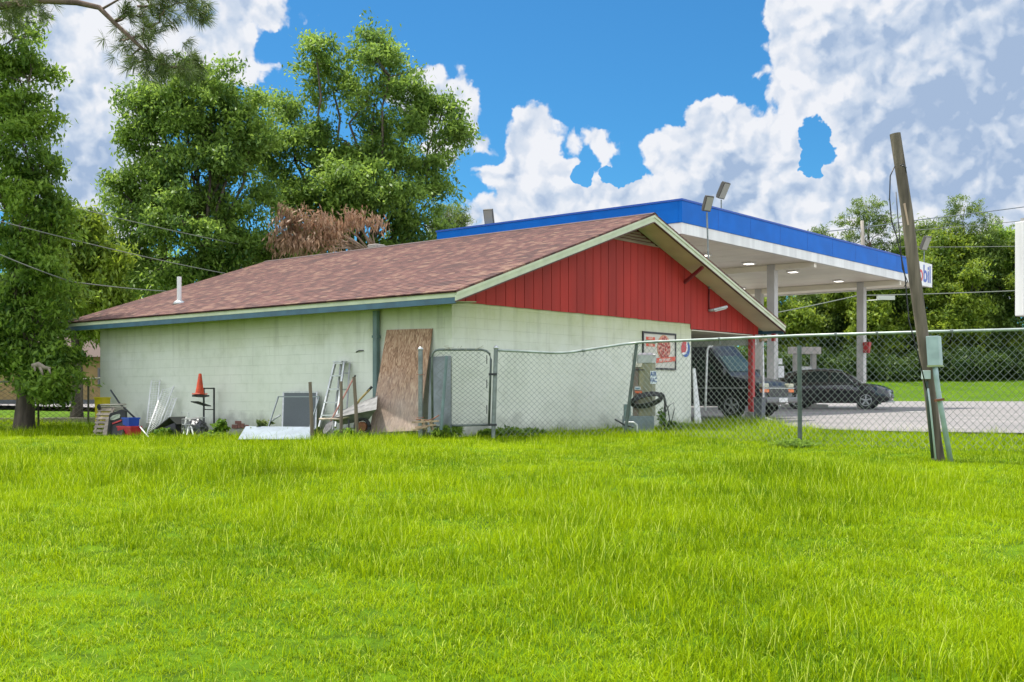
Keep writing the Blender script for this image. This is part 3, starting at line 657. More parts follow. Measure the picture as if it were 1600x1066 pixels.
for (px, py) in ((1170,411),(1239,424),(1310.5,438.5),(1157,450),(1100,398)):
    Y = (zb0+.04-CZ)*F/(HY-py); p = Vector(((px-800)/F*Y, Y, zb0+.05)); fr = frame(p, TH)
    q = MB(); q.box(fr, -.20, .20, -.20, .20, -.05, .01); cl = q.build('canopy_light', M_white, cn, bevel=.01)
    me_ = mat('lit_lens', (.9,.88,.8), .3); me_.node_tree.nodes['Principled BSDF'].inputs['Emission Color'].default_value = (1,.95,.85,1); me_.node_tree.nodes['Principled BSDF'].inputs['Emission Strength'].default_value = 1.1
    q = MB(); q.box(fr, -.15, .15, -.15, .15, -.06, -.051); q.build('lens', me_, cl)
# floodlights standing on the canopy
def cpoint(px, a, z):
    k = (px-800)/F; ox, oy = C1.x+a*Av.x, C1.y+a*Av.y; b_ = (k*oy-ox)/(Bv.x-k*Bv.y); return CF(b_, a, z)
def apoint(px, z):
    k = (px-800)/F; s_ = (k*C1.y-C1.x)/(Av.x-k*Av.y); return CF(.25, s_, z)
p = cpoint(1127, .2, ztop); floodlight('floodlight', p, p+Vector((0,0,.42)), (.6,-.6,-.45), 'grey floodlight tilted right on the near canopy edge, just behind the tallest lamp pole', sc_=1.3)
p = apoint(757, ztop); floodlight('floodlight', p-Vector((0,0,.1)), p+Vector((0,0,.05)), (-.3,-.9,-.35), 'small grey floodlight on the far left edge of the blue canopy', sc_=1.3)
p = cpoint(1444, .3, ztop-.1); floodlight('floodlight', p, p+Vector((0,0,.75)), (.5,-.75,-.4), 'grey floodlight above the white lettered panel at the right end of the canopy', sc_=1.5)
# ---------------------------------------------------------------- fuel dispenser
fp = Vector(((1257-800)/F*50, 50, PZ(50))); fr = frame(fp, R(8))
fd = thing('fuel_dispenser', fp, R(8), 'grey fuel dispenser with a wide pale topper behind the black car', 'fuel pump')
q = MB(); q.box(fr, -.9, .9, -.55, .55, 0, .14); q.build('island', M_concrete, fd, bevel=.03)
q = MB(); q.box(fr, -.48, .48, -.28, .28, .14, 1.55); bd = q.build('cabinet', mat('dispenser_grey', (.42,.40,.37), .5), fd, bevel=.03)
q = MB(); q.box(fr, -.28, .28, -.30, -.281, 1.0, 1.4); q.build('screen', M_glass, bd)
for sx in (-.42, .42):
    q = MB(); q.box(fr, sx-.1, sx+.1, -.12, .12, 1.55, 2.42); q.build('upright', mat('dispenser_post', (.38,.35,.32), .6), fd)
    q = MB(); q.tube([fr(sx,-.3,1.5), fr(sx*1.2,-.42,1.1), fr(sx*1.1,-.4,.6), fr(sx,-.32,.95)], .022, 8); q.build('hose', M_black, fd, smooth=True)
q = MB(); q.box(fr, -.72, .72, -.2, .2, 2.42, 2.74); q.build('topper', mat('topper', (.55,.50,.47), .5, 0, .2, 3), fd, bevel=.02)
q = MB(); q.box(fr, -.3, .3, -.1, .1, 1.57, 1.85); q.build('price_panel', M_white, fd)
# small signs on the near column, red box on the far column
cpos = CF(bb0, a0_, 0)
sg = thing('column_sign', cpos+Vector((.2,-.2,2.2)), 0, 'small white notice boards fixed to the right side of the nearer canopy column', 'sign')
fr = frame(cpos+Vector((.16,-.16,0)), R(5))
for (z0, z1, x1) in ((2.62,2.84,.17),(2.12,2.56,.24)):
    q = MB(); q.box(fr, .02, x1, -.02, .02, z0, z1); q.build('board', M_white, sg)
q = MB(); q.box(fr, .05, .08, -.01, .01, .9, 2.12); q.build('stem', M_galv, sg)
cp2 = CF(bb1, a0_, 0); fr = frame(cp2, TH)
q = MB(); 
q.hexa([fr(-.22,-.40,3.28),fr(-.06,-.40,3.28),fr(-.06,-.17,3.28),fr(-.22,-.17,3.28)], [fr(-.28,-.46,3.75),fr(-.0,-.46,3.75),fr(-.0,-.17,3.75),fr(-.28,-.17,3.75)])
tag(q.build('wall_bin', M_redpaint, None, bevel=.01), 'red tapered box mounted on the farther canopy column', 'box')
# ---------------------------------------------------------------- vehicles
def vehicle(name, cx, cy, ang, label, cat, S, wheels, wr, wins, paint, windshield, extra, glassm):
    g = PZ(cy); base = Vector((cx, cy, g)); fr = frame(base, ang)
    t_ = thing(name, base, ang, label, cat)
    X = np.array([s_[0] for s_ in S]); cols = np.array([s_[1:] for s_ in S])
    def at(x): return [float(np.interp(x, X, cols[:, i])) for i in range(cols.shape[1])]
    xs = sorted(set(list(np.linspace(X[0], X[-1], 46))+list(X)))
    rows = []
    for x in xs:
        zb, zm, zt, wl, wm, wt_ = at(x)
        half = [(wl*.80, zb), (wl*.97, zb+.06), (wl, zb+.25*(zm-zb)+.05), (wl*1.0, zb+.6*(zm-zb)), (wm, zm), (wm*.985+wt_*.015, zm+.02*(zt-zm)), ((wm+wt_)/2*1.01, (zm+zt)/2), (wt_, zt-.10*(zt-zm)), (wt_*.86, zt-.015), (wt_*.4, zt+.012)]
        ringp = [(y, z) for y, z in half]+[(-y, z) for y, z in reversed(half)]
        rows.append([fr(x, y, z) for y, z in ringp])
    n = len(rows[0]); q = MB(); q.add([p for r_ in rows for p in r_], [[i*n+k, i*n+(k+1)%n, (i+1)*n+(k+1)%n, (i+1)*n+k] for i in range(len(rows)-1) for k in range(n)]+[list(range(n)), list(range((len(rows)-1)*n, len(rows)*n))])
    body = q.build('body', paint, t_, smooth=True, auto=True)
    def side_pt(x, f, sd, off=.008):
        zb, zm, zt, wl, wm, wt_ = at(x); z = zm+f*(zt-zm); 
        y = wm*.985+(wt_-wm*.985)*f+.004*math.sin(f*3.14)*3
        return fr(x, sd*(y+off), z)
    for (xa, xb, fa, fb, xa2, xb2) in wins:
        for sd in (-1, 1):
            q = MB(); m_ = 8
            lo = [side_pt(xa+(xb-xa)*i/m_, fa, sd) for i in range(m_+1)]; mi = [side_pt((xa+xa2)/2+((xb+xb2)/2-(xa+xa2)/2)*i/m_, (fa+fb)/2, sd, .014) for i in range(m_+1)]; hi = [side_pt(xa2+(xb2-xa2)*i/m_, fb, sd) for i in range(m_+1)]
            q.add(lo+mi+hi, [[i,i+1,i+m_+2,i+m_+1] for i in range(m_)]+[[i+m_+1,i+m_+2,i+2*m_+3,i+2*m_+2] for i in range(m_)]); q.build('side_window', glassm, t_, smooth=True)
    (xa, xb, k_) = windshield    # from cowl x to roof x
    q = MB(); m_ = 8; vs = []
    for j in range(m_+1):
        x = xa+(xb-xa)*j/m_; zb, zm, zt, wl, wm, wt_ = at(x)
        for i in range(9):
            yy = (-1+2*i/8)*wt_*.88; vs.append(fr(x+.012, yy, zt+.016-.02*(abs(-1+2*i/8))**3))
    q.add(vs, [[j*9+i, j*9+i+1, (j+1)*9+i+1, (j+1)*9+i] for j in range(m_) for i in range(8)]); q.build('windshield', glassm, t_, smooth=True)
    for x in wheels:
        for sd in (-1, 1):
            zb, zm, zt, wl, wm, wt_ = at(x)
            q = MB(); q.slab([fr(x+(wr+.07)*math.cos(a), sd*(wl+.001), wr+(wr+.07)*math.sin(a)) for a in [R(v_) for v_ in range(-25, 206, 11)]], (fr(0,sd*.012,0)-fr(0,0,0))); q.build('wheel_arch', M_black, t_)
            q = MB(); prof = [(.0,-.10),(.86*wr,-.10),(wr,-.07),(wr,.07),(.90*wr,.10),(.66*wr,.10),(.64*wr,.07)]
            yc = sd*(wl-.075)
            vs = []; nn = 28
            for (r_, o_) in prof:
                for i in range(nn): a = 2*math.pi*i/nn; vs.append(fr(x+max(r_,.01)*math.cos(a), yc+sd*o_, wr+max(r_,.01)*math.sin(a)))
            q.add(vs, [[j*nn+i, j*nn+(i+1)%nn, (j+1)*nn+(i+1)%nn, (j+1)*nn+i] for j in range(len(prof)-1) for i in range(nn)])
            wh = q.build('wheel', M_tyre, t_, smooth=True, auto=True)
            q = MB(); q.cyl(fr(x, yc+sd*.05, wr), fr(x, yc+sd*.072, wr), .64*wr, 24)
            rm = q.build('rim', mat('rim_dark', (.05,.05,.05), .5, .5), wh)
            q = MB()
            for i in range(5):
                a = i*2*math.pi/5+.3; q.bar(fr(x, yc+sd*.085, wr), fr(x+.6*wr*math.cos(a), yc+sd*.085, wr+.6*wr*math.sin(a)), .055, .03, up=fr(0,1,0)-fr(0,0,0))
            q.tube([fr(x+.61*wr*math.cos(i*.2618), yc+sd*.085, wr+.61*wr*math.sin(i*.2618)) for i in range(25)], .014, 6)
            q.build('spokes', M_alu, wh)
    extra(t_, fr, at, body)
    return t_
M_vanpaint = mat('black_van_paint', (.012,.013,.016), .35, 0, .2, 3, spec=.35); M_vanpaint.node_tree.nodes['Principled BSDF'].inputs['Coat Weight'].default_value = .1
M_suvpaint = mat('charcoal_car_paint', (.022,.023,.026), .22, .3, .2, 3); M_suvpaint.node_tree.nodes['Principled BSDF'].inputs['Coat Weight'].default_value = .8
M_vanglass = mat('van_glass', (.03,.05,.04), .25, spec=.25)
VS = [(-2.7,.55,1.15,1.95,.90,.93,.74),(-2.6,.42,1.15,2.12,.98,.98,.80),(-1.5,.36,1.18,2.18,1.0,1.0,.82),(.8,.34,1.18,2.16,1.0,1.0,.82),(1.0,.34,1.18,2.08,1.0,1.0,.82),(1.12,.34,1.18,1.90,1.0,1.0,.84),(1.18,.34,1.18,1.80,1.0,1.0,.86),(1.62,.34,1.15,1.28,1.0,.99,.92),(1.70,.34,1.12,1.20,1.0,.98,.92),(2.2,.36,1.02,1.12,.99,.97,.88),(2.5,.40,.93,1.03,.97,.95,.86),(2.62,.46,.80,.93,.94,.93,.84),(2.66,.50,.74,.86,.90,.90,.80)]
def van_extra(t_, fr, at, body):
    q = MB(); q.box(fr, 2.655, 2.69, -.60, .60, .62, .86); q.build('grille', M_black, t_)
    q = MB(); q.box(fr, 2.60, 2.715, -.93, .93, .835, .865); q.build('chrome_strip', M_chrome, t_)
    for sy in (-.77, .77):
        q = MB(); q.box(fr, 2.56, 2.70, sy-.165, sy+.165, .868, .985); q.build('headlight', mat('headlight', (.45,.44,.32), .2), t_, bevel=.02)
        q = MB(); q.box(fr, 2.57, 2.70, sy-.17, sy+.17, .735, .828); q.build('turn_signal', mat('amber', (.75,.16,.01), .3), t_, bevel=.01)
        q = MB(); q.box(fr, 1.35, 1.55, sy*1.33-.1, sy*1.33+.1, 1.2, 1.42); q.build('mirror', M_black, t_, bevel=.03)
    q = MB(); q.box(fr, 2.62, 2.82, -.97, .97, .44, .60); q.build('bumper', mat('bumper_chrome', (.16,.16,.165), .4, .6), t_, bevel=.04)
    q = MB(); q.box(fr, 2.825, 2.835, -.26, .26, .46, .58); q.build('number_plate', M_white, t_)
    q = MB()
    for sd in (-1, 1): q.box(fr, -2.3, 2.2, sd*1.005-.008, sd*1.005+.008, .84, .88)
    q.build('side_moulding', M_alu, t_)
vc = BF(13.45, 2.68, 0)
vehicle('parked_van', vc.x, vc.y, LF_ANG, 'tall black van with a raised roof parked nose out beside the red porch post', 'van', VS, (-1.75, 1.75), .36,
    [(-2.3,-.35,.06,.50,-2.25,-.35),(-.22,.55,.06,.50,-.22,.55),(.62,1.42,.06,.50,.62,1.15)], M_vanpaint, (1.58,1.20,0), van_extra, M_vanglass)
SS = [(-2.28,.62,.92,1.05,.72,.74,.60),(-2.2,.45,.98,1.25,.84,.84,.66),(-1.85,.32,1.02,1.53,.90,.89,.60),(-1.4,.27,1.02,1.63,.92,.91,.60),(-.6,.25,1.0,1.68,.92,.92,.62),(.1,.25,.99,1.66,.92,.92,.62),(.45,.25,.99,1.58,.92,.92,.63),(1.1,.25,.98,1.12,.92,.91,.74),(1.3,.25,.97,1.06,.92,.91,.78),(1.8,.26,.90,.99,.91,.88,.74),(2.12,.28,.80,.90,.87,.84,.68),(2.26,.32,.68,.80,.78,.76,.60),(2.32,.38,.56,.68,.66,.66,.52)]
def suv_extra(t_, fr, at, body):
    q = MB(); q.slab([fr(2.29,-.42,.46), fr(2.29,.42,.46), fr(2.25,.50,.80), fr(2.25,-.50,.80)], fr(.05,0,0)-fr(0,0,0)); q.build('grille', M_black, t_)
    q = MB(); q.tube([fr(2.27,-.56,.80), fr(2.34,-.46,.50), fr(2.36,0,.44), fr(2.34,.46,.50), fr(2.27,.56,.80)], .018, 8); q.build('grille_trim', M_chrome, t_, smooth=True)
    for sd in (-1, 1):
        q = MB(); q.hexa([fr(2.05,sd*.80,.74), fr(2.30,sd*.52,.70), fr(2.27,sd*.50,.80), fr(1.98,sd*.82,.84)], [fr(2.10,sd*.875,.74), fr(2.345,sd*.54,.70), fr(2.30,sd*.52,.80), fr(1.95,sd*.875,.84)]); q.build('headlight', mat('suv_headlight', (.3,.32,.34), .12), t_)
        q = MB(); q.box(fr, 2.18, 2.30, sd*.62-.1, sd*.62+.1, .37, .41); q.build('fog_trim', M_chrome, t_)
        q = MB(); q.box(fr, .88, 1.06, sd*1.02-.09, sd*1.02+.09, .98, 1.12); q.build('mirror', M_suvpaint, t_, bevel=.03)
        for x in (.05, -.85): 
            q = MB(); q.box(fr, x-.1, x+.1, sd*.935-.01, sd*.935+.01, .86, .89); q.build('door_handle', M_chrome, t_)
    q = MB(); q.tube([fr(1.0,-.90,1.0), fr(.45,-.80,1.50), fr(-.4,-.74,1.60), fr(-1.4,-.76,1.52), fr(-1.85,-.80,1.25)], .012, 6); q.tube([fr(1.0,.90,1.0), fr(.45,.80,1.50), fr(-.4,.74,1.60), fr(-1.4,.76,1.52), fr(-1.85,.80,1.25)], .012, 6); q.build('window_trim', M_chrome, t_, smooth=True)
    q = MB(); q.box(fr, 2.0, 2.36, -.70, .70, .28, .345); q.build('front_lip', M_alu, t_, bevel=.02)
sx_ = (1303-800)/F*46.2
vehicle('parked_car', sx_, 46.2, R(-24), 'glossy charcoal crossover car parked nose right beneath the fuel canopy', 'car', SS, (-1.38, 1.38), .37,
    [(-1.75,-1.1,.10,.66,-1.45,-1.05),(-1.0,-.12,.08,.84,-.95,-.12),(-.02,.98,.08,.84,-.02,.42)], M_suvpaint, (1.12,.42,0), suv_extra, M_glass)
# ---------------------------------------------------------------- chain link
def chainlink(path, hb, ht, cell=.112, r=.0028, n=4):
    """path: list of world (x,y) base points; hb/ht functions of distance giving bottom and top height (world z)"""
    d = [0]
    for a, b in zip(path, path[1:]): d.append(d[-1]+(Vector(b)-Vector(a)).length)
    L_ = d[-1]; xs = [p[0] for p in path]; ys = [p[1] for p in path]
    def pt(u, f):
        x = np.interp(u, d, xs); y = np.interp(u, d, ys); z0 = hb(u); z1 = ht(u)
        return Vector((x+.006*math.sin(9*u+5*f), y+.01*math.sin(4*u+3*f), z0+(z1-z0)*f))
    q = MB(); H_ = 1.8; N_ = int((L_+H_)/cell)
    for sgn in (1, -1):
        for k in range(-int(H_/cell)-1, int(L_/cell)+int(H_/cell)+2):
            u0 = k*cell; pts = []
            m_ = 9
            for i in range(m_+1):
                f = i/m_; u = u0+sgn*f*H_*.95
                if -1e-6 <= u <= L_: pts.append(pt(u, f))
            if len(pts) >= 2: q.tube(pts, r, n, cap=False)
    return q, pt, L_
def post_thing(px_top, py_top, px_b, py_b, Y, r, label, mname='fence_post', m=M_galv, cap=True, Yt=None, group='chain link fence posts'):
    a = P(px_b, py_b, Y); b = P(px_top, py_top, Yt or Y)
    t_ = thing(mname, a, 0, label, 'fence post', group)
    d = (b-a).normalized()
    q = MB(); q.tube([a-d*.15, b], r, 14); q.build('pipe', m, t_, smooth=True, auto=True)
    if cap:
        q = MB(); q.tube([b, b+d*.02, b+d*.05, b+d*.065], [r*1.25, r*1.25, r*.8, r*.1], 14); q.build('cap', M_alu, t_, smooth=True)
    return t_
# main fence, gate post to right edge.  one thing: mesh, rail, posts
FP = [(773,670,548,20.2),(880,680,553.5,20.7),(990,690,536.5,21.0),(1250,695,525.5,18.5),(1462,708,519.5,17.35),(1600,708,516,16.9),(1760,716,510,16.2)]
mf = thing('chain_link_fence', P(1250,695,18.5), 0, 'green-grey chain link fence crossing in front of the gable wall and forecourt', 'fence')
bp_ = [P(a, b, Y) for a, b, c, Y in FP]; tp_ = [P(a, c, Y) for a, b, c, Y in FP]
path = [(p.x, p.y) for p in bp_]; dd = [0]
for a, b in zip(path, path[1:]): dd.append(dd[-1]+(Vector(b)-Vector(a)).length)
def smooth_top(u):
    return float(np.interp(u, dd, [p.z for p in tp_]))
fb_ = lambda u: Gz(np.interp(u, dd, [p[0] for p in path]), np.interp(u, dd, [p[1] for p in path]))+.02
q, ptf, LF_ = chainlink(path, fb_, lambda u: smooth_top(u)-.01)
q.build('fence_mesh', M_wire, mf)
us = np.linspace(0, dd[-1], 90); kern = lambda u: sum(smooth_top(min(max(u+k*.12, 0), dd[-1])) for k in (-2,-1,0,1,2))/5
q = MB(); q.tube([Vector((np.interp(u, dd, [p[0] for p in path]), np.interp(u, dd, [p[1] for p in path]), kern(u)+.012)) for u in us], .024, 10)
q.build('top_rail', mat('rail_galv', (.36,.41,.38), .42, .35, .3, 6), mf, smooth=True)
q = MB()
for u in (dd[2]-1.0, dd[3]+.6, dd[3]-1.6, dd[4]-.9, dd[3]+2.4): 
    c_ = Vector((np.interp(u, dd, [p[0] for p in path]), np.interp(u, dd, [p[1] for p in path]), kern(u)+.012)); q.tube([c_-Vector((.03,0,0)), c_+Vector((.03,0,0))], .031, 10); q.tube([c_+Vector((0,-.026,.02)), c_+Vector((0,-.026,-.10))], .005, 5)
q.build('rail_coupling', M_galv, mf)
for (pt_, pb_, Y, Yt, r_) in (((995,537),(975,692),20.9,21.0,.032), ((1249,540),(1250,697),18.45,18.45,.038), ((1605,516),(1606,720),16.85,16.85,.03)):
    a = P(pb_[0], pb_[1], Y); b = P(pt_[0], pt_[1], Yt); q = MB(); q.tube([a-(b-a).normalized()*.2, b], r_, 12)
    q.build('post', mat('post_green', (.09,.12,.10), .5, .2, .35, 8), mf, smooth=True, auto=True)
gp = post_thing(775, 545, 771, 672, 20.15, .040, 'thick grey gate post between the small gate and the long fence')
q = MB()
for py in (585, 664): a = P(772, py, 20.1); q.bar(a-Vector((.10,0,0)), a+Vector((.05,0,0)), .03, .04)
q.build('hinge', M_darkmetal, gp)
post_thing(657, 547, 657, 674, 20.2, .042, 'thick grey gate post standing in front of the leaning plywood sheet')
# gate
gt = thing('chain_link_gate', P(720,672,20.2), 0, 'small chain link gate with rounded pipe frame beside the building corner', 'gate')
gl = [(680,672)]; fr_pts = [P(676,668,20.3), P(675,560,20.25), P(676,552,20.24), P(680,548,20.23), P(686,546.5,20.22), P(752,546.5,20.2), P(760,548.5,20.2), P(765,553,20.2), P(767,562,20.2), P(764,664,20.2)]
q = MB(); q.tube(fr_pts, .022, 10); q.tube([P(676,666,20.3), P(764,664,20.2)], .02, 8); q.build('gate_frame', mat('gate_pipe', (.16,.19,.175), .45, .4, .3, 8), gt, smooth=True)
ga, gb = P(676,668,20.26), P(765,666,20.2)
q, _, _ = chainlink([(ga.x,ga.y),(gb.x,gb.y)], lambda u: ga.z+.02, lambda u: P(700,547.5,20.22).z, cell=.10)
q.build('gate_mesh', mat('gate_wire', (.17,.20,.18), .5, .4), gt)
q = MB()
for py in (562, 600, 640): q.box(frame(P(763,py,20.19), 0), -.035, -.02, -.01, .01, -.08, .08)
q.build('tension_band', M_darkmetal, gt)
# twig tangle on the gate top
q = MB(); random.seed(11)
for k in range(9):
    x = random.uniform(690, 745); a = P(x, 546, 20.18); b = a+Vector((random.uniform(-.12,.12), random.uniform(-.03,.03), random.uniform(.02,.09))); c_ = b+Vector((random.uniform(-.1,.1),0,random.uniform(-.04,.02))); q.tube([a,b,c_], .004, 5)
tag(q.build('dry_vine', mat('dry_twig', (.40,.38,.30), .9)), 'pale dry vine tangled along the top of the small gate', 'vine')
# rope round the left gate post
q = MB(); 
for (py, dx) in ((585,0),(652,.0)): q.tube([P(651,py,20.1), P(657,py+1,20.08), P(663,py,20.12)], .006, 6)
q.tube([P(650,655,20.1), P(668,657,20.05), P(676,655,20.1), P(686,649,20.2)], .012, 6); tag(q.build('tie_rope', mat('rope', (.22,.10,.06), .9)), 'rusty brown cord tied round the gate post before the plywood', 'cord')
# ---------------------------------------------------------------- wooden stumps / pickets by the wall
for (xt, yt, xb, yb, Y, r_, lb) in ((484.5,597,488,686,20.6,.034,'dark weathered wooden stake in front of the screen panels'),(533,596,533,672,20.8,.030,'dark weathered wooden stake in front of the stepladder'),(553,589,558,676,20.7,.034,'weathered wooden stake with a notched top beside the wheelbarrow')):
    a = P(xb, yb, Y); b = P(xt, yt, Y); t_ = thing('wooden_stake', a, 0, lb, 'stake', 'wooden stakes')
    q = MB(); q.tube([a-Vector((0,0,.1)), a.lerp(b,.5)+Vector((.006,0,0)), b], [r_*1.1, r_, r_*.95], 7); q.build('stake', M_wood, t_)
# ---------------------------------------------------------------- plywood, metal sheet, planks by the gate
q = MB(); pl = [W(577,676,.62), W(654,673,.46), W(675.5,513.5,.02), W(604,515.5,.05)]
ply = bpy.data.materials.new('plywood'); ply.use_nodes = True; nt, b = nodes_of(ply); L = nt.links; b.inputs['Roughness'].default_value = .85
tc = nt.nodes.new('ShaderNodeTexCoord'); mp = nt.nodes.new('ShaderNodeMapping'); mp.inputs['Scale'].default_value = (11,11,1.0); L.new(tc.outputs['Object'], mp.inputs[0])
n = nt.nodes.new('ShaderNodeTexNoise'); n.inputs['Scale'].default_value = 1.6; n.inputs['Detail'].default_value = 8; n.inputs['Distortion'].default_value = 2.2; L.new(mp.outputs[0], n.inputs['Vector'])
cr = nt.nodes.new('ShaderNodeValToRGB'); L.new(n.outputs['Fac'], cr.inputs[0]); e = cr.color_ramp.elements; e[0].position = .33; e[0].color = (.17,.09,.05,1); e[1].position = .68; e[1].color = (.52,.36,.24,1); x = e.new(.5); x.color = (.36,.21,.13,1)
sp = nt.nodes.new('ShaderNodeSeparateXYZ'); L.new(tc.outputs['Object'], sp.inputs[0]); n2 = nt.nodes.new('ShaderNodeTexNoise'); n2.inputs['Scale'].default_value = 2.5; L.new(tc.outputs['Object'], n2.inputs['Vector'])
a_ = nt.nodes.new('ShaderNodeMath'); a_.operation = 'MULTIPLY_ADD'; L.new(n2.outputs['Fac'], a_.inputs[0]); a_.inputs[1].default_value = 1.2; L.new(sp.outputs[2], a_.inputs[2])
mr = nt.nodes.new('ShaderNodeMapRange'); L.new(a_.outputs[0], mr.inputs[0]); mr.inputs[1].default_value = 1.9; mr.inputs[2].default_value = .5; mr.inputs[3].default_value = 0; mr.inputs[4].default_value = .62
mx = nt.nodes.new('ShaderNodeMix'); mx.data_type = 'RGBA'; L.new(mr.outputs[0], mx.inputs[0]); L.new(cr.outputs[0], mx.inputs[6]); mx.inputs[7].default_value = (.42,.37,.34,1); L.new(mx.outputs[2], b.inputs['Base Color'])
q.slab(pl, Bv*.016); tag(q.build('plywood_sheet', ply), 'weathered brown plywood sheet leaning on the long wall beside the downspout', 'plywood sheet')
q = MB(); q.slab([W(668,676,.42), W(705,676,.42), W(704,556,.05), W(672,558,.05)], Bv*.008); tag(q.build('metal_sheet', mat('dull_metal', (.21,.24,.24), .55, .3, .3, 4)), 'dull grey metal sheet leaning at the wall corner behind the gate', 'metal sheet')
q = MB(); q.tube([W(689,672,.62), W(698,556,.50)], .028, 8); tag(q.build('steel_pipe', M_down), 'dark steel pipe leaning upright against the grey metal sheet', 'pipe')
t_ = thing('wood_scrap_pile', W(668,672,.9), LF_ANG, 'splintered pale wood scraps heaped at the foot of the gate post', 'wood scraps')
random.seed(5)
for (x0,y0,x1,y1,dd_) in ((645,660,684,658,1.0),(650,668,680,664,1.05),(660,655,664,672,.95),(672,657,676,672,.98),(646,672,668,667,1.1)):
    q = MB(); q.bar(W(x0,y0,dd_), W(x1,y1,dd_), .05, .03); q.build('wood_piece', mat('pale_scrap', (.36,.27,.17), .9, 0, .5, 8), t_)
# ---------------------------------------------------------------- stepladder
ld = thing('stepladder', W(515,672,.7), LF_ANG, 'folded aluminium stepladder leaning on the long wall beneath the small mark', 'ladder')
a0p, a1p = W(499,668,.75), W(524,566,.12); b0p, b1p = W(524,668,.75), W(538,566,.12)
for (a, b) in ((a0p,a1p),(b0p,b1p)):
    q = MB(); q.bar(a, b, .03, .07); q.build('rail', M_alu, ld)
for (f) in (.02+.0, .215, .42, .625, .82):
    q = MB(); u = 1-f; q.bar(a0p.lerp(a1p,u), b0p.lerp(b1p,u), .085, .028); q.build('step', M_alu, ld)
q = MB(); q.bar(a1p+Vector((0,0,.01)), b1p+Vector((0,0,.01)), .16, .03); q.build('top_cap', M_alu, ld)
for (a, b) in ((W(520,672,.55),W(533,568,.08)),(W(540,672,.5),W(546.5,568,.03))):
    q = MB(); q.bar(a, b, .028, .045); q.build('rear_leg', mat('dull_alu', (.33,.34,.33), .5, .5, .3, 8), ld)
q = MB()
for f in (.3,.6,.85): q.bar(W(520,672,.55).lerp(W(533,568,.08),f), W(540,672,.5).lerp(W(546.5,568,.03),f), .02, .03)
q.build('rear_brace', mat('dull_alu2', (.33,.34,.33), .5, .5), ld)
# ---------------------------------------------------------------- shovel
sh = thing('shovel', W(512,674,1.4), LF_ANG, 'long shovel with a faded pink handle propped on the notched stake', 'shovel')
a, b = W(517,658,1.15), W(552,592,.85)
q = MB(); q.tube([a, b], .016, 8); q.build('handle', mat('pink_handle', (.45,.22,.18), .7, 0, .3, 6), sh, smooth=True, auto=True)
q = MB(); q.tube([b, W(555.5,586.5,.83)], .019, 8); q.build('grip', M_black, sh)
q = MB(); c_ = W(510,672,1.25); u = (a-c_).normalized(); v_ = Vector((.75,-.6,.1)).normalized()
q.slab([a-v_*.02, a+v_*.02, a-u*.05+v_*.10, c_+v_*.10, c_-u*.08+v_*.03, c_-u*.08-v_*.03, c_-v_*.10, a-u*.05-v_*.10], Vector((0,.01,.004))); q.build('blade', mat('shovel_steel', (.20,.19,.18), .5, .6, .5, 20), sh)
# ---------------------------------------------------------------- wheelbarrow
wb = thing('wheelbarrow', W(545,678,.9), LF_ANG, 'old wheelbarrow with long wooden handles tipped beside the plywood', 'wheelbarrow')
q = MB()
q.tube([W(499,655,1.2), W(530,655,1.1), W(556,648,1.0), W(583,637,.85)], [.022,.024,.024,.022], 8); q.build('handle', mat('barrow_wood', (.42,.35,.26), .85, 0, .35, 12), wb, smooth=True)
q = MB(); q.tube([W(548,645,.7), W(562,625,.62), W(578,608,.55)], .022, 8); q.build('handle', mat('barrow_yellow', (.33,.26,.09), .8, 0, .3, 12), wb, smooth=True)
q = MB(); q.tube([W(574,612,.565), W(581,604.5,.53)], .027, 8); q.build('grip', M_black, wb)
q = MB(); top = [W(515,654,1.15), W(550,634,.55), W(590,618,.45), W(588,640,1.0)]; bot = [W(535,664,.98), W(556,650,.62), W(580,640,.58), W(576,656,.9)]
q.hexa(bot, top); q.build('tray', mat('barrow_steel', (.22,.22,.22), .6, .4, .4, 8), wb)
q = MB()
for (a, b) in ((W(545,652,1.0),W(545,678,1.05)),(W(558,652,.8),W(562,678,.9))): q.bar(a, b, .03)
q.build('leg', M_darkmetal, wb)
c_ = W(566,667,.95); q = MB(); ax = Vector((.35,.9,0)).normalized(); u_ = Vector((0,0,1)); v_ = ax.cross(u_)
q.tube([c_+(u_*math.sin(i*.3307)+v_*math.cos(i*.3307))*.15 for i in range(20)], .035, 8); wh = q.build('wheel', M_tyre, wb, smooth=True)
q = MB(); q.cyl(c_-ax*.03, c_+ax*.03, .10, 16); q.build('hub', M_rust, wh)
# ---------------------------------------------------------------- screen panels
def panel(name, pts, label, cat, frame_m, mesh_m, wd=.03, group=None):
    t_ = thing(name, pts[0], LF_ANG, label, cat, group)
    q = MB()
    for a, b in zip(pts, pts[1:]+pts[:1]): q.bar(a, b, wd)
    q.build('frame', frame_m, t_)
    if mesh_m:
        c_ = sum(pts, Vector())/4; q = MB(); q.slab([c_+(p-c_)*.97 for p in pts], Bv*.006); q.build('screen', mesh_m, t_)
    return t_
M_scr = mat('screen_mesh', (.10,.115,.12), .7, .1, .2, 60)
panel('window_screen', [W(441,670,.40), W(493,670,.40), W(495,613,.10), W(443,613,.10)], 'grey window screen with a dark mesh leaning against the wall', 'window screen', M_alu, M_scr)
panel('screen_surround', [W(419,668,.75), W(484,668,.72), W(499,620,.45), W(435,620,.45)], 'empty thin metal frame leaning in front of the grey window screen', 'frame', mat('grey_pipe', (.22,.25,.25), .5, .5), None, .024)
q = MB(); q.tube([W(420,660,.6), W(438,649,.6)], .02, 8); tag(q.build('aluminium_tube', M_alu), 'short pale aluminium tube lying across the empty metal frame', 'tube')
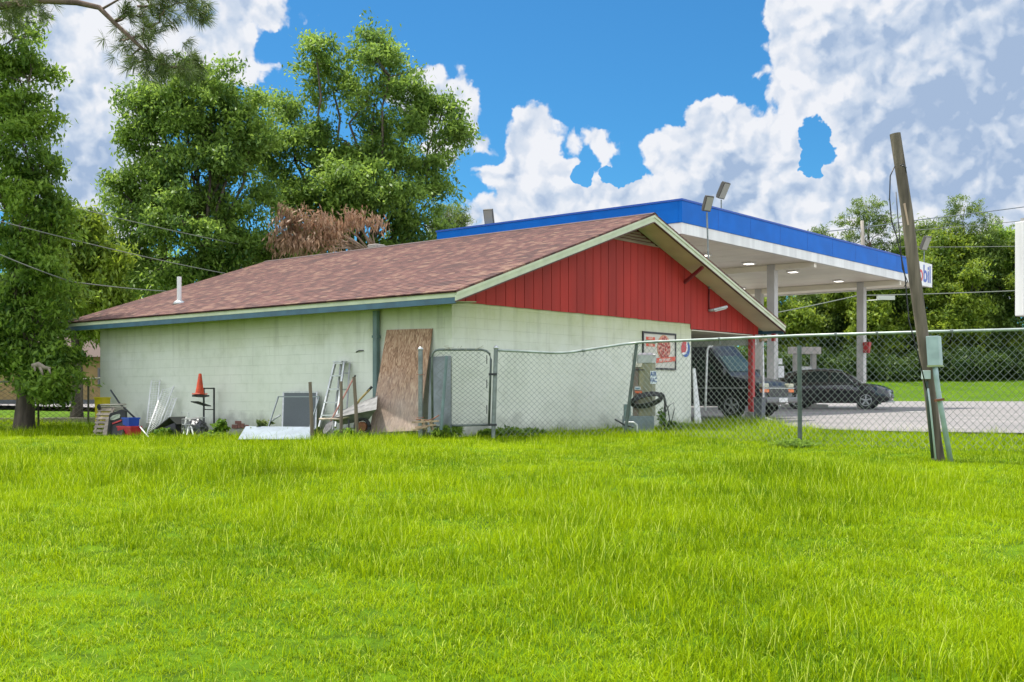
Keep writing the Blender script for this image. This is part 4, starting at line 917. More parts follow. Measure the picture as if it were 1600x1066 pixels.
q = MB(); q.slab([W(372,687,1.75), W(488,687,1.68), W(486,668,.75), W(384,667,.75)], Vector((0,0,.012))); tag(q.build('steel_sheet', mat('bright_sheet', (.30,.35,.41), .45, .2, .2, 3)), 'flat pale steel sheet lying on the grass before the window screen', 'metal sheet')
# ---------------------------------------------------------------- black shelf rack + cone
rk = thing('shelf_rack', W(326,672,.4), LF_ANG, 'rusty black display rack with side shelves standing against the wall', 'rack')
q = MB(); q.bar(W(318.5,668,.42), W(318.5,606.5,.42), .035); q.build('upright', M_darkmetal, rk)
q = MB(); q.bar(W(334.5,668,.12), W(334.5,606.5,.12), .035); q.build('upright', M_darkmetal, rk)
q = MB(); q.bar(W(318.5,607,.42), W(334.5,607,.12), .03); q.bar(W(318.5,640,.42), W(334.5,640,.12), .02); q.build('crossbar', M_darkmetal, rk)
sh_ = [W(300,617.5,.95), W(318,619,.45), W(327,617.5,.30), W(309,616,.80)]
q = MB(); q.slab(sh_, Vector((0,0,-.035))); q.build('shelf', M_darkmetal, rk)
q = MB(); q.slab([W(298,627,.95), W(318,633,.45), W(330,634,.30), W(310,627,.80)], Vector((0,0,-.02))); q.build('shelf', M_darkmetal, rk)
cb_ = W(312,617,.62); cb_.z += .004
co = thing('traffic_cone', cb_, LF_ANG, 'orange traffic cone standing on the top shelf of the black rack', 'traffic cone')
M_cone = mat('cone_orange', (.62,.06,.008), .6, 0, .5, 9)
q = MB(); fr = frame(cb_, LF_ANG+.2); q.box(fr, -.125,.125,-.125,.125,0,.028); q.build('base', M_cone, co, bevel=.01)
q = MB(); q.tube([cb_+Vector((0,0,.03)), cb_+Vector((.002,0,.07)), cb_+Vector((.010,0,.46)), cb_+Vector((.010,0,.475))], [.10,.09,.033,.026], 20); q.build('cone', M_cone, co, smooth=True, auto=True)
# ---------------------------------------------------------------- white wire racks
M_ww = mat('white_wire', (.80,.80,.78), .5, 0, .15, 8)
def wire_rack(a0, a1, b0, b1, label, nw=18, r=.006, vert=3):
    t_ = thing('wire_rack', a0.lerp(b0,.5), LF_ANG, label, 'wire rack', 'white wire racks leaning on the wall')
    for (a, b) in ((a0,a1),(b0,b1)):
        q = MB(); q.tube([a, b], .018, 8); q.build('rail', M_ww, t_, smooth=True)
    q = MB()
    for k in range(nw): f = (k+.5)/nw; q.tube([a0.lerp(a1,f), b0.lerp(b1,f)], r, 5)
    for k in range(1, vert): f = k/vert; q.tube([a0.lerp(b0,f), a1.lerp(b1,f)], r*.7, 5)
    q.build('wire_grid', M_ww, t_); return t_
wire_rack(W(229,662,.55), W(237,595,.08), W(243,662,.55), W(250,594,.08), 'upright white wire rack standing closest to the wall')
wire_rack(W(228,682,1.1), W(254.5,608,.25), W(247,668,.7), W(271.5,604,.12), 'long white wire rack leaning to the right in front of the others', 20)
wire_rack(W(253,664,.5), W(270,622,.12), W(262,662,.45), W(276,622,.08), 'short white wire rack on the right, nearest the dark box', 9)
# ---------------------------------------------------------------- crates, bin
def crate(name, cpt, wd, dp, h, ang, m, label, cat, taper=.93, group=None, wall=.012):
    t_ = thing(name, cpt, ang, label, cat, group); fr = frame(cpt, ang)
    q = MB(); hw, hd = wd/2, dp/2
    def rg(z, k, e=0): return [fr(-hw*k-e,-hd*k-e,z), fr(hw*k+e,-hd*k-e,z), fr(hw*k+e,hd*k+e,z), fr(-hw*k-e,hd*k+e,z)]
    b0, t0 = rg(0, taper), rg(h, 1); bi, ti = rg(.012, taper*.95), rg(h, .94)
    q.add(b0+t0+bi+ti, [(3,2,1,0),(0,1,5,4),(1,2,6,5),(2,3,7,6),(3,0,4,7),(4,5,13,12),(5,6,14,13),(6,7,15,14),(7,4,12,15),(12,13,9,8),(13,14,10,9),(14,15,11,10),(15,12,8,11),(8,9,10,11)])
    q.build('shell', m, t_)
    q = MB(); o1, o2 = rg(h-.03, 1, .014), rg(h+.004, 1, .014); i1, i2 = rg(h-.03, .985), rg(h+.004, .96)
    q.add(o1+o2+i1+i2, [(0,1,5,4),(1,2,6,5),(2,3,7,6),(3,0,4,7),(4,5,13,12),(5,6,14,13),(6,7,15,14),(7,4,12,15),(0,8,9,1),(1,9,10,2),(2,10,11,3),(3,11,8,0)])
    q.build('rim', m, t_)
    return t_
base = W(202,679,1.25); base.z = Gz(base.x, base.y)+.01
crate('plastic_crate', base, .47, .30, .22, LF_ANG+R(8), mat('red_crate', (.50,.02,.03), .45, 0, .3, 6), 'red plastic crate on the grass under the blue one', 'crate')
b2_ = base+Vector((.03,.02,.226)); crate('plastic_crate', b2_, .345, .26, .19, LF_ANG+R(-6), mat('blue_crate', (.008,.06,.40), .4, 0, .25, 6), 'blue plastic crate stacked on top of the red crate', 'crate')
bn = BF(-.55, LL+.45, .0); bn = onwall(160, .45); bn.z = .73+.28
t_ = crate('yellow_bin', Vector((bn.x, bn.y, Gz(bn.x,bn.y))), .28, .26, .80, LF_ANG+R(10), mat('yellow_plastic', (.62,.50,.01), .5, 0, .25, 5), 'tall yellow plastic bin at the far end of the long wall', 'bin', .85)
# wooden pallet, tubes, black vehicle door
pt_ = thing('wooden_pallet', W(158,680,1.4), LF_ANG, 'weathered wooden pallet leaning at the far left of the junk by the wall', 'pallet')
A0, A1, B0, B1 = W(147,682,1.55), W(156,638,1.05), W(170,682,1.35), W(178,638,.95)
for f in (.05,.95):
    q = MB(); q.bar(A0.lerp(B0,f), A1.lerp(B1,f), .05, .09); q.build('runner', M_board, pt_)
for k in range(7):
    f = .04+k*.15; q = MB(); q.bar(A0.lerp(A1,f)+Vector((-.02,-.05,0)), B0.lerp(B1,f)+Vector((.03,-.05,0)), .02, .085, up=(A1-A0)); q.build('slat', mat('pale_slat', (.42,.34,.26), .9, 0, .55, 5) if k>3 else M_board, pt_)
q = MB(); q.slab([W(159,683,1.68), W(166,683,1.66), W(170,652,1.30), W(166,652,1.32)], Vector((0,.02,.01))); tag(q.build('wooden_board', M_board), 'grey wooden board leaning between the pallet and the black door', 'board')
t_ = thing('rolled_tubes', W(178,636,1.0), LF_ANG, 'bundle of pale metal tubes with a round end wheel resting on the pallet', 'tubes')
for k, (y0, y1) in enumerate(((633,632),(636,637),(639,640.5))):
    q = MB(); q.tube([W(155,y0,1.1-.04*k), W(197,y1,.7-.04*k)], .022, 8); q.build('tube', mat('pale_tube', (.48,.44,.36), .5, .2, .2, 6), t_, smooth=True)
c_ = W(154.5,636,1.15); q = MB(); q.tube([c_+Vector((.78*math.cos(i*.3307),-.62*math.cos(i*.3307),math.sin(i*.3307)))*.055 for i in range(20)], .018, 6); q.bar(c_-Vector((.04,-.03,0)), c_+Vector((.04,-.03,0)), .015); q.bar(c_-Vector((0,0,.05)), c_+Vector((0,0,.05)), .015); q.build('end_wheel', M_darkmetal, t_, smooth=True)
dr = thing('vehicle_door', W(185,680,1.3), LF_ANG, 'black vehicle door with its window standing in the junk beside the crates', 'door')
WD = lambda x, y, e=0: W(x, y, 1.50-(680-y)*.011+e)
dpts = [WD(168,680), WD(190,680), WD(196,662), WD(195,642), WD(190,640), WD(172,646), WD(167,655)]
q = MB(); q.slab(dpts, Bv*.06); q.build('shell', M_black, dr)
q = MB(); q.slab([WD(173,657,.014), WD(172.5,653,.014), WD(176,649.5,.014), WD(186,646.5,.014), WD(188,648.5,.014), WD(187.5,653,.014), WD(180,656,.014)], -Bv*.006); q.build('window', mat('dusty_glass', (.34,.38,.28), .3, 0, .5, 9), dr)
q = MB(); q.slab([WD(176,661,.02), WD(190,656,.02), WD(190,658,.02), WD(176,663,.02)], -Bv*.01); q.build('red_strip', M_redpaint, dr)
q = MB(); q.tube([W(173,610,.35), W(188,632,.62), W(213,655,.95)], .022, 8); tag(q.build('long_pipe', M_darkmetal, smooth=True), 'long dark pipe leaning diagonally above the blue crate', 'pipe')
q = MB(); q.tube([W(216,664,1.05), W(232,683,1.5)], .014, 8); tag(q.build('white_rod', M_white, smooth=True), 'thin white rod slanting to the grass right of the red crate', 'rod')
# crumpled things
def crumple(name, cpt, rx, ry, rz_, m, label, cat, seed, flat=.0):
    import bmesh
    bm = bmesh.new(); bmesh.ops.create_icosphere(bm, subdivisions=4, radius=1)
    from mathutils import noise
    for v in bm.verts:
        n_ = noise.turbulence(v.co*1.6+Vector((seed,0,0)), 4, True)*.55+noise.noise(v.co*5+Vector((0,seed,0)))*.12
        v.co = v.co*(1-.45*n_+.12); v.co.x *= rx; v.co.y *= ry; v.co.z = max(v.co.z*rz_, -rz_*.6)
    me = bpy.data.meshes.new(name); bm.to_mesh(me); bm.free(); me.materials.append(m)
    o = bpy.data.objects.new(name, me); COL.objects.link(o); o.location = cpt; o.rotation_euler[2] = LF_ANG; tag(o, label, cat); return o
M_bag = mat('black_bag', (.018,.018,.022), .35, 0, 0, 5, (.05,.05,.055), .3, 20)
p = W(272,674,.8); t_ = thing('dark_box', p, LF_ANG, 'dark tent-topped plastic box right of the white wire racks', 'box')
fr = frame(Vector((p.x,p.y,Gz(p.x,p.y))), LF_ANG+R(12))
q = MB(); q.hexa([fr(-.22,-.2,0),fr(.25,-.2,0),fr(.25,.2,0),fr(-.22,.2,0)],[fr(-.18,-.18,.22),fr(.22,-.18,.36),fr(.22,.18,.36),fr(-.18,.18,.22)]); q.build('body', mat('purple_black', (.025,.022,.035), .5, 0, .3, 8), t_, bevel=.01)
q = MB(); q.slab([fr(-.5,-.25,.10),fr(.10,-.25,.46),fr(.10,.25,.46),fr(-.5,.25,.10)], Vector((0,0,.018))); q.build('lid', mat('lid_grey', (.13,.12,.14), .6, 0, .4, 8), t_)
q = MB(); q.slab([fr(.10,-.25,.46),fr(.33,-.25,.30),fr(.33,.25,.30),fr(.10,.25,.46)], Vector((0,0,.018))); q.build('flap', M_black, t_)
p = W(306,668,.75); p.z = Gz(p.x,p.y)+.18
crumple('rubbish_bag', p, .30, .24, .26, M_bag, 'crumpled black rubbish bag between the dark box and the black rack', 'bag', 3.1)
t_ = thing('wire_basket', W(304,664,.8), LF_ANG, 'bent wire basket sitting over the black rubbish bag', 'basket')
fr = frame(Vector((p.x-.03,p.y-.03,Gz(p.x,p.y))), LF_ANG+R(-10)); q = MB()
for k in range(7): x = -.2+k*.066; q.tube([fr(x,-.2,.12), fr(x,-.2,.42), fr(x,.2,.46), fr(x,.2,.12)], .005, 5)
for z in (.2,.3,.42): q.tube([fr(-.2,-.2,z), fr(.2,-.2,z), fr(.2,.2,z+.04), fr(-.2,.2,z+.04), fr(-.2,-.2,z)], .006, 5)
q.build('wire_frame', M_alu, t_)
q = MB(); q.tube([fr(-.15,-.25,.47), fr(-.1,-.25,.58), fr(.16,-.2,.56), fr(.18,-.2,.47)], .006, 6); q.build('handle', M_alu, t_)
t_ = thing('pale_tripod', W(297,678,.95), LF_ANG, 'pale folded plastic stand in front of the black rubbish bag', 'stand')
for (a, b) in ((W(287,678,1.0),W(291,652,.8)),(W(292,680,1.1),W(297,656,.85)),(W(302,680,1.1),W(296,657,.85))):
    q = MB(); q.bar(a, b, .03, .02); q.build('leg', mat('pale_plastic', (.42,.45,.42), .6, 0, .3, 8), t_)
# small mark (rusty hook) on the wall
q = MB(); q.tube([W(556.5,550.5,.01), W(561,548,.03), W(568,548,.01)], .012, 6); tag(q.build('wall_hook', M_darkmetal, smooth=True), 'small bent dark hook on the wall above the stepladder', 'hook')
# ---------------------------------------------------------------- air machine
AY = 23.2
ap = P(1003,668,AY); ap.z = Gz(ap.x, AY)
am = thing('air_machine', ap, 0, 'tall olive air machine with looped black hoses on a grey box beside the wall', 'air machine')
def AX(px): return (px-800)/F*AY-ap.x
def AZ(py): return CZ+(HY-py)/F*AY-ap.z
fr = frame(ap, R(-4)); 
M_olive = mat('olive_steel', (.30,.27,.15), .55, .1, 0, 2.2, (.20,.20,.13), stretch=(3,3,.4)); M_brown = mat('brown_box', (.20,.15,.115), .6, 0, .3, 3)
q = MB(); q.box(fr, AX(973), AX(1021), -.22, .28, -.1, AZ(650)); q.build('base_box', mat('base_grey', (.20,.25,.26), .7, 0, .3, 3), am, bevel=.01)
q = MB(); q.slab([fr(AX(997),-.18,AZ(650)), fr(AX(1018),-.18,AZ(650)), fr(AX(1024),-.02,AZ(650)), fr(AX(1024),.2,AZ(650)), fr(AX(997),.2,AZ(650))], Vector((0,0,AZ(568)-AZ(650)-.002))); q.build('cabinet', M_olive, am, bevel=.01)
q = MB(); q.slab([fr(AX(996),-.19,AZ(568)), fr(AX(1018),-.19,AZ(568)), fr(AX(1025),-.02,AZ(568)), fr(AX(1025),.21,AZ(568)), fr(AX(996),.21,AZ(568))], Vector((0,0,AZ(555)-AZ(568)-.004))); q.build('hood', mat('hood_alu', (.42,.44,.40), .4, .4, .2, 5), am, bevel=.008)
q = MB(); b_ = [fr(AX(996),-.19,AZ(555)), fr(AX(1025),-.19,AZ(555)), fr(AX(1025),.21,AZ(555)), fr(AX(996),.21,AZ(555))]; c1_ = [fr(AX(1001),-.06,AZ(551.5)), fr(AX(1018),-.06,AZ(551.5)), fr(AX(1018),.1,AZ(551.5)), fr(AX(1001),.1,AZ(551.5))]; q.hexa(b_, c1_); q.build('hood_top', mat('bright_alu', (.7,.7,.7), .35, .4), am)
q = MB(); q.box(fr, AX(989), AX(997)-.004, -.22, .1, AZ(650)+.002, AZ(574)); bx_ = q.build('coin_box', M_brown, am, bevel=.01)
q = MB(); q.slab([fr(AX(990),-.24,AZ(574)), fr(AX(1001),-.24,AZ(574)), fr(AX(1003),-.24,AZ(568)), fr(AX(990),-.24,AZ(568.5))], fr(0,.2,0)-fr(0,0,0)); q.build('coin_head', mat('pale_head', (.55,.50,.40), .5), bx_)
q = MB(); q.box(fr, AX(988.5), AX(990)-.02, -.2, .05, AZ(568), AZ(552)); q.build('side_plate', M_brown, am)
q = MB(); q.box(fr, AX(986.5), AX(1006), -.235, -.222, AZ(579.3), AZ(577.7)); q.build('strap', M_black, am)
q = MB(); q.box(fr, AX(991), AX(1000), -.235, -.222, AZ(609), AZ(604.5)); lb = q.build('notice', mat('label_white', (.65,.68,.68), .5), am)
q = MB(); q.box(fr, AX(992), AX(999), -.238, -.2355, AZ(608), AZ(606)); q.build('notice_print', mat('label_blue', (.05,.15,.22), .5), lb)
q = MB(); q.box(fr, AX(991.5), AX(1002), -.25, -.222, AZ(614.5), AZ(611)); q.build('orange_handle', mat('orange_red', (.60,.12,.04), .5), am)
q = MB(); q.box(fr, AX(1015.3), AX(1024.6), -.196, -.183, AZ(600), AZ(580)); sgn = q.build('sign_plate', mat('sign_white', (.70,.74,.76), .4), am)
M_sb = mat('sign_blue', (.01,.06,.22), .5)
text_mesh('AIR', .135, fr, AX(1020), AZ(585.3), -.198, M_sb, sgn, bold=.004, xs=.62); text_mesh('VAC', .135, fr, AX(1020), AZ(594.5), -.198, M_sb, sgn, bold=.004, xs=.55)
q = MB(); random.seed(2)
for k in range(7):
    o_ = k*.008; pts = []
    for i in range(25):
        a = i/24*2*math.pi; x = AX(1009)+(.335-.012*k)*math.cos(a); z = AZ(625)+(.155-.014*k)*math.sin(a)+.10*math.cos(a)*.6; pts.append(fr(x, -.27-.03*math.sin(a*.5)-o_, z))
    q.tube(pts, .015, 7)
q.tube([fr(AX(1030),-.28,AZ(614)), fr(AX(1035),-.27,AZ(618)), fr(AX(1038),-.26,AZ(628)), fr(AX(1037),-.25,AZ(650)), fr(AX(1036),-.25,AZ(670))], .028, 8)
q.tube([fr(AX(1036),-.22,AZ(625)), fr(AX(1042),-.2,AZ(637)), fr(AX(1045),-.2,AZ(656)), fr(AX(1041),-.2,AZ(668))], .012, 7)
q.tube([fr(AX(1036),-.22,AZ(650)), fr(AX(1044),-.2,AZ(634)), fr(AX(1051),-.2,AZ(629)), fr(AX(1052),-.2,AZ(640)), fr(AX(1047),-.2,AZ(662))], .009, 7)
q.build('hose', M_black, am, smooth=True)
t_ = thing('steel_hook_rod', P(985,662,21.6), 0, 'bent white pipe and dark rod sticking from the grass at the leaning fence post', 'pipe')
q = MB(); q.tube([P(976,660,21.3), P(990,660,21.3), P(995,664,21.3), P(996,676,21.3)], .018, 8); q.build('white_pipe', M_white, t_, smooth=True)
q = MB(); q.tube([P(961,655,20.9), P(975,664,20.9), P(990,668,21.2)], .016, 8); q.build('dark_rod', M_darkmetal, t_, smooth=True)
q = MB(); pbx = P(980,650,22.6); q.box(frame(pbx,0), -.07, .07, -.06, .06, -.05, .24); tag(q.build('electric_box', M_down, None, bevel=.01), 'small grey box rising at the left of the air machine base', 'box')
# ---------------------------------------------------------------- bits under the porch
q = MB(); pbd = [BF(T1+.04,-.10,-.02), BF(T1+.25,-.16,-.02), BF(T1+.10,-.06,1.42), BF(T1+.02,-.05,1.42)]; q.slab(pbd, Av*.03); tag(q.build('white_board', M_white), 'narrow white board leaning on the end of the gable wall', 'board')
q = MB(); a = P(1105,545,28.7); q.tube([P(1102,642,28.4), P(1105,548,28.7), P(1107,542,28.75), P(1113,541,28.9)], .028, 8); tag(q.build('white_pipe', M_white, None, smooth=True), 'tall white pipe standing in the dark porch opening', 'pipe')
tc_ = P(1187,658,29.0); tc_.z = PZ(tc_.y)
t_ = crate('rubbish_bin', tc_, .24, .24, .62, TH, mat('bin_grey', (.10,.11,.12), .6, 0, .2, 5), 'grey square rubbish bin beside the foot of the red porch post', 'bin', .85)
can = BF(T2-.62,-.45,0); can.z = .74
t_ = thing('rusty_can', can, 0, 'small rusty orange can at the foot of the red porch post', 'can')
q = MB(); q.tube([can, can+Vector((0,0,.02)), can+Vector((0,0,.15)), can+Vector((0,0,.165))], [.07,.078,.078,.07], 16); q.build('body', mat('rust_orange', (.40,.17,.04), .7, 0, .6, 12), t_, smooth=True, auto=True)
q = MB(); q.tube([can+Vector((.07*math.cos(i*.26),0,.15+.07*math.sin(i*.26))) for i in range(13)], .004, 5); q.build('handle', M_darkmetal, t_)
# ---------------------------------------------------------------- leaning utility pole + service box
up = thing('leaning_pole', P(1465,718,15.9), 0, 'old cut-off wooden utility pole leaning left in front of the right fence', 'pole')
prof = [(1467,722,9.5),(1462,690,9.2),(1452,600,9.0),(1441,520,9.0),(1430,440,9.3),(1417,330,8.8),(1408,270,8.4),(1398.5,209,8.2)]
q = MB(); q.tube([P(a,b,15.9) for a,b,c in prof], [c/F*15.9 for a,b,c in prof], 16)
po = q.build('shaft', M_polewood, up, smooth=True, auto=True)
q = MB(); q.tube([P(1407,259,15.75), P(1411,256,15.72), P(1415,263,15.72), P(1416,270,15.74)], .008, 6); q.tube([P(1407,258,15.78), P(1416,262,15.72)], .01, 6); q.build('hook', M_darkmetal, up, smooth=True)
q = MB(); q.tube([P(1398,260,15.8), P(1391,275,15.8), P(1390,310,15.8), P(1393,345,15.8), P(1401,370,15.78), P(1408,400,15.76), P(1414,430,15.75), P(1420,500,15.72), P(1436,560,15.7), P(1448,610,15.7)], .009, 6)
q.tube([P(1400,300,15.8), P(1403,340,15.78), P(1410,420,15.7), P(1418,440,15.75), P(1413,448,15.75)], .007, 6)
q.build('loose_cable', M_black, up, smooth=True)
q = MB(); q.bar(P(1413,318,15.83), P(1419,352,15.83), .035, .02); q.build('bare_patch', mat('bare_wood', (.42,.30,.22), .8), up)
q = MB(); q.box(frame(P(1446.5,586,15.78), 0), -.055, .055, -.05, .03, -.06, .065); q.build('small_box', mat('box_pale', (.42,.50,.47), .5), up, bevel=.006)
q = MB(); q.tube([P(1450,607,15.78), P(1453,630,15.78), P(1462,718,15.75)], .014, 8); q.build('conduit', mat('conduit_pale', (.42,.52,.50), .5), up, smooth=True)
q = MB(); q.tube([P(1448,596,15.8), P(1449,620,15.8), P(1457,716,15.8)], .022, 8); q.build('black_conduit', mat('conduit_dark', (.04,.06,.05), .6), up, smooth=True)
eb = thing('meter_box', P(1485,722,15.7), R(-6), 'pale green electrical box on a tall conduit leaning with the wooden pole', 'electrical box')
M_eb = mat('meter_green', (.34,.45,.43), .45, .1, .25, 5)
a, b = P(1459,571,15.65), P(1456,525,15.65); u_ = (b-a).normalized(); s_ = Vector((1,0,.04)).normalized(); wv_ = .088; dv_ = Vector((0.10,.14,0))
q = MB(); q.hexa([a-s_*wv_, a+s_*wv_, a+s_*wv_+dv_*1.0, a-s_*wv_+dv_], [b-s_*wv_, b+s_*wv_, b+s_*wv_+dv_, b-s_*wv_+dv_]); q.build('box', M_eb, eb, bevel=.006)
q = MB(); q.hexa([a-s_*wv_*1.08-u_*.02-dv_*.05, a+s_*wv_*1.1-u_*.02-dv_*.05, a+s_*wv_*1.1+dv_*1.05-u_*.02, a-s_*wv_*1.08+dv_*1.05-u_*.02], [a-s_*wv_*1.08+u_*.004-dv_*.05, a+s_*wv_*1.1+u_*.004-dv_*.05, a+s_*wv_*1.1+dv_*1.05+u_*.004, a-s_*wv_*1.08+dv_*1.05+u_*.004]); q.build('bottom_flange', mat('olive_edge', (.25,.30,.14), .6), eb)
q = MB(); q.tube([P(1461,571,15.7), P(1463,590,15.7), P(1468,625,15.7), P(1486,724,15.7)], .037, 12); q.build('conduit', M_eb, eb, smooth=True)
q = MB(); q.bar(P(1461,626,15.66), P(1474,624,15.66), .09, .03, up=(0,0,1)); q.build('clamp', M_rust, eb)
# ---------------------------------------------------------------- roadside sign at the right edge
sp0 = P(1645, 690, 30.); sp0.z = PZ(30)
sgn = thing('roadside_sign', sp0, R(12), 'tall white framed sign box with a blue face cut off by the right edge', 'sign')
Yq = 30.; x0 = (1588.5-800)/F*Yq+.20; zt_ = CZ+(HY-345)/F*Yq; zb2 = CZ+(HY-493)/F*Yq
fr = frame((x0, Yq, 0), R(25))
q = MB(); q.box(fr, 0, 2.0, 0, .30, zb2, zt_); q.build('cabinet', M_canopy_white, sgn, bevel=.02)
q = MB(); q.box(fr, .17, 1.83, -.012, -.001, zb2+.12, zt_-1.0); q.box(fr, .17, 1.83, -.012, -.001, zt_-.93, zt_-.12); q.build('blue_face', M_canopy_blue, sgn)
q = MB(); q.cyl(fr(1.0,.15,PZ(30)-.2), fr(1.0,.15,zb2), .12, 16); q.build('post', M_galv, sgn, smooth=True, auto=True)
q = MB(); q.box(fr, .10, .25, .05, .2, zt_, zt_+.10); q.build('cap', M_trimedge, sgn)
# tyre / thing at the right edge on the forecourt
# ---------------------------------------------------------------- far utility pole and lines
fpp = thing('utility_pole', P(1350,594,92), 0, 'plain grey utility pole behind the farther canopy column', 'utility pole')
q = MB(); a = P(1350,594,92); q.tube([a-Vector((0,0,.5)), P(1350,430,92), P(1347,345,92)], [.24,.2,.14], 10); q.build('shaft', mat('grey_pole', (.30,.27,.23), .9, 0, .3, 4, stretch=(1,1,.1)), fpp, smooth=True)
q = MB(); q.box(frame(P(1384,467,90), 0), -.7, .7, -.15, .15, -.10, .25); q.cyl(P(1352,470,92), P(1384,468,90), .05, 6); q.build('street_lamp', mat('lampgrey', (.5,.5,.45), .6), fpp)
def wire(pts, label, r=.02, Y=90, m=None):
    q = MB(); vs = []
    for (x0,y0,Y0),(x1,y1,Y1_) in zip(pts, pts[1:]):
        a, b = P(x0,y0,Y0), P(x1,y1,Y1_)
        for i in range(13):
            f = i/12; p_ = a.lerp(b, f); p_.z -= .006*(b-a).length*4*f*(1-f); vs.append(p_)
    q.tube(vs, r, 5); tag(q.build('power_line', m or M_pl), label, 'power line', 'overhead power lines')
M_pl = mat('cable', (.15,.16,.14), .7)
M_plg = mat('cable_grey', (.12,.14,.17), .7)
wire([(1180,495,90),(1340,462,90),(1760,445,90)], 'pale power line passing under the canopy and behind the columns', .045)
wire([(1400,362,92),(1700,334,92)], 'middle power line over the right pine trees', .03)
wire([(1290,362,92),(1440,343,92),(1760,300,92)], 'topmost power line crossing the sky right of the leaning pole', .04, m=M_plg)
wire([(1400,386,92),(1760,380,92)], 'lowest power line across the right pine crowns', .03)
wire([(60,310,30),(430,392,44)], 'upper overhead cable against the big left tree', .013)
wire([(-60,330,24),(365,430,36)], 'middle overhead cable sagging towards the roof on the left', .012)
wire([(-60,372,22),(110,440,28),(290,457,34)], 'lower overhead cable sagging to the vent pipe end of the roof', .014)
# ---------------------------------------------------------------- trees
def tris(cen, L_, Wd_, dirs, nrm):
    """rhombus leaves"""
    side = np.cross(dirs, nrm); side /= (np.linalg.norm(side, axis=1, keepdims=True)+1e-6)
    a = cen-dirs*L_[:,None]*.5; b = cen+side*Wd_[:,None]*.5-nrm*L_[:,None]*.04; c = cen+dirs*L_[:,None]*.5-np.array([0,0,1])*L_[:,None]*.10; d = cen-side*Wd_[:,None]*.5-nrm*L_[:,None]*.04
    V = np.stack([a,b,c,d], 1).reshape(-1, 3); n = len(cen); return V, np.arange(4*n).reshape(n, 4)
def rand_dirs(n, rg): v = rg.normal(size=(n,3)); return v/np.linalg.norm(v, axis=1, keepdims=True)
def leaf_cloud(blobs, ncl, per, size, rg, droop=.5, clr=.45, asp=.34, shell=.5):
    if ncl > 200 and len(blobs) < 40:      # each bough breaks into smaller foliage masses with gaps between them
        nb = []
        for (c, r) in blobs:
            for k in range(9):
                d = rand_dirs(1, rg)[0]; f = .55+.45*rg.random()
                nb.append((tuple(np.array(c)+d*f*np.array(r)), tuple(np.array(r)*rg.uniform(.24,.42))))
        blobs = nb; shell = .25
    """blobs: (centre, radii) ; ncl clusters per unit volume share, leaves in sprays around each cluster"""
    vol = np.array([r[0]*r[1]*r[2] for c, r in blobs])**.8; cnt = np.maximum(3, (vol/vol.sum()*ncl)).astype(int)
    C, OUT = [], []
    for (c, r), k in zip(blobs, cnt):
        d = rand_dirs(k, rg); rad = shell+(1-shell)*rg.random(k)**.55; C.append(np.array(c)+d*rad[:,None]*np.array(r)*(1+.10*rg.normal(size=(k,1)))); OUT.append(d)
    C = np.concatenate(C); OUT = np.concatenate(OUT); n = len(C)
    # sprays: each cluster has a twig direction; leaves set along it
    tw = OUT*.8+rand_dirs(n, rg)*.7+np.array([0,0,-.15]); tw /= np.linalg.norm(tw, axis=1, keepdims=True)
    idx = np.repeat(np.arange(n), per); m = len(idx)
    cen = C[idx]+tw[idx]*(rg.uniform(-1,1,(m,1))*clr)+rg.normal(size=(m,3))*clr*.36*np.array([1,1,.55])
    dr = tw[idx]*.5+rand_dirs(m, rg)*.9+np.array([0,0,-droop]); dr /= np.linalg.norm(dr, axis=1, keepdims=True)
    nr = rand_dirs(m, rg)+np.array([0,0,1.1]); nr -= (nr*dr).sum(1, keepdims=True)*dr; nr /= np.linalg.norm(nr, axis=1, keepdims=True)
    L_ = size*rg.uniform(.6, 1.3, m); V, Q = tris(cen, L_, L_*asp, dr, nr)
    tint = np.repeat(np.clip(rg.normal(.42,.24,n)[idx]+rg.normal(0,.12,m), 0, 1), 4)
    return V, Q, tint, C
def limb(q, a, b, r0, r1, rg, n=6, wob=.12, sag=0):
    a = Vector(a); b = Vector(b); L_ = (b-a).length; pts = []
    for i in range(n+1):
        f = i/n; w_ = math.sin(f*3.14)*wob*L_
        pts.append(a.lerp(b,f)+Vector(rg.normal(size=3)*w_*.35)+Vector((0,0,sag*L_*math.sin(f*3.14))))
    q.tube(pts, [r0+(r1-r0)*i/n for i in range(n+1)], 7); return pts
def tree(name, base, fork, blobs, ncl, per, size, leafm, label, barkm=M_bark, r0=.3, cat='tree', group=None, seed=1, droop=.5, clr=.45, asp=.34, shell=.5, twigs=40, cname='crown'):
    rg = np.random.default_rng(seed)
    t_ = thing(name, base, 0, label, cat, group)
    V, Q, tint, C = leaf_cloud(blobs, ncl, per, size, rg, droop, clr, asp, shell)
    numpy_mesh(cname, V, Q, leafm, t_, tint)
    q = MB(); base = Vector(base); fork = Vector(fork)
    q.tube([base-Vector((0,0,.3)), base+Vector((0,0,.25)), base.lerp(fork,.5)+Vector((.05,0,0)), fork], [r0*1.35, r0*1.05, r0*.9, r0*.75], 12)
    ends = []
    for (c, r) in blobs:
        rr_ = r0*.45*min(1, max(.3, (r[0]*r[2])**.5/3)); pts = limb(q, fork-Vector((0,0,.1)), c, rr_, rr_*.4, rg, wob=.10, sag=-.03); ends.append((Vector(c), rr_*.4))
    for k in range(twigs):
        i = rg.integers(len(C)); p_ = Vector(C[i]); e, rr_ = min(ends, key=lambda z: (z[0]-p_).length); limb(q, e, p_, max(.015, rr_*.6), .01, rg, n=4)
    q.build('trunk', barkm, t_, smooth=True); return t_
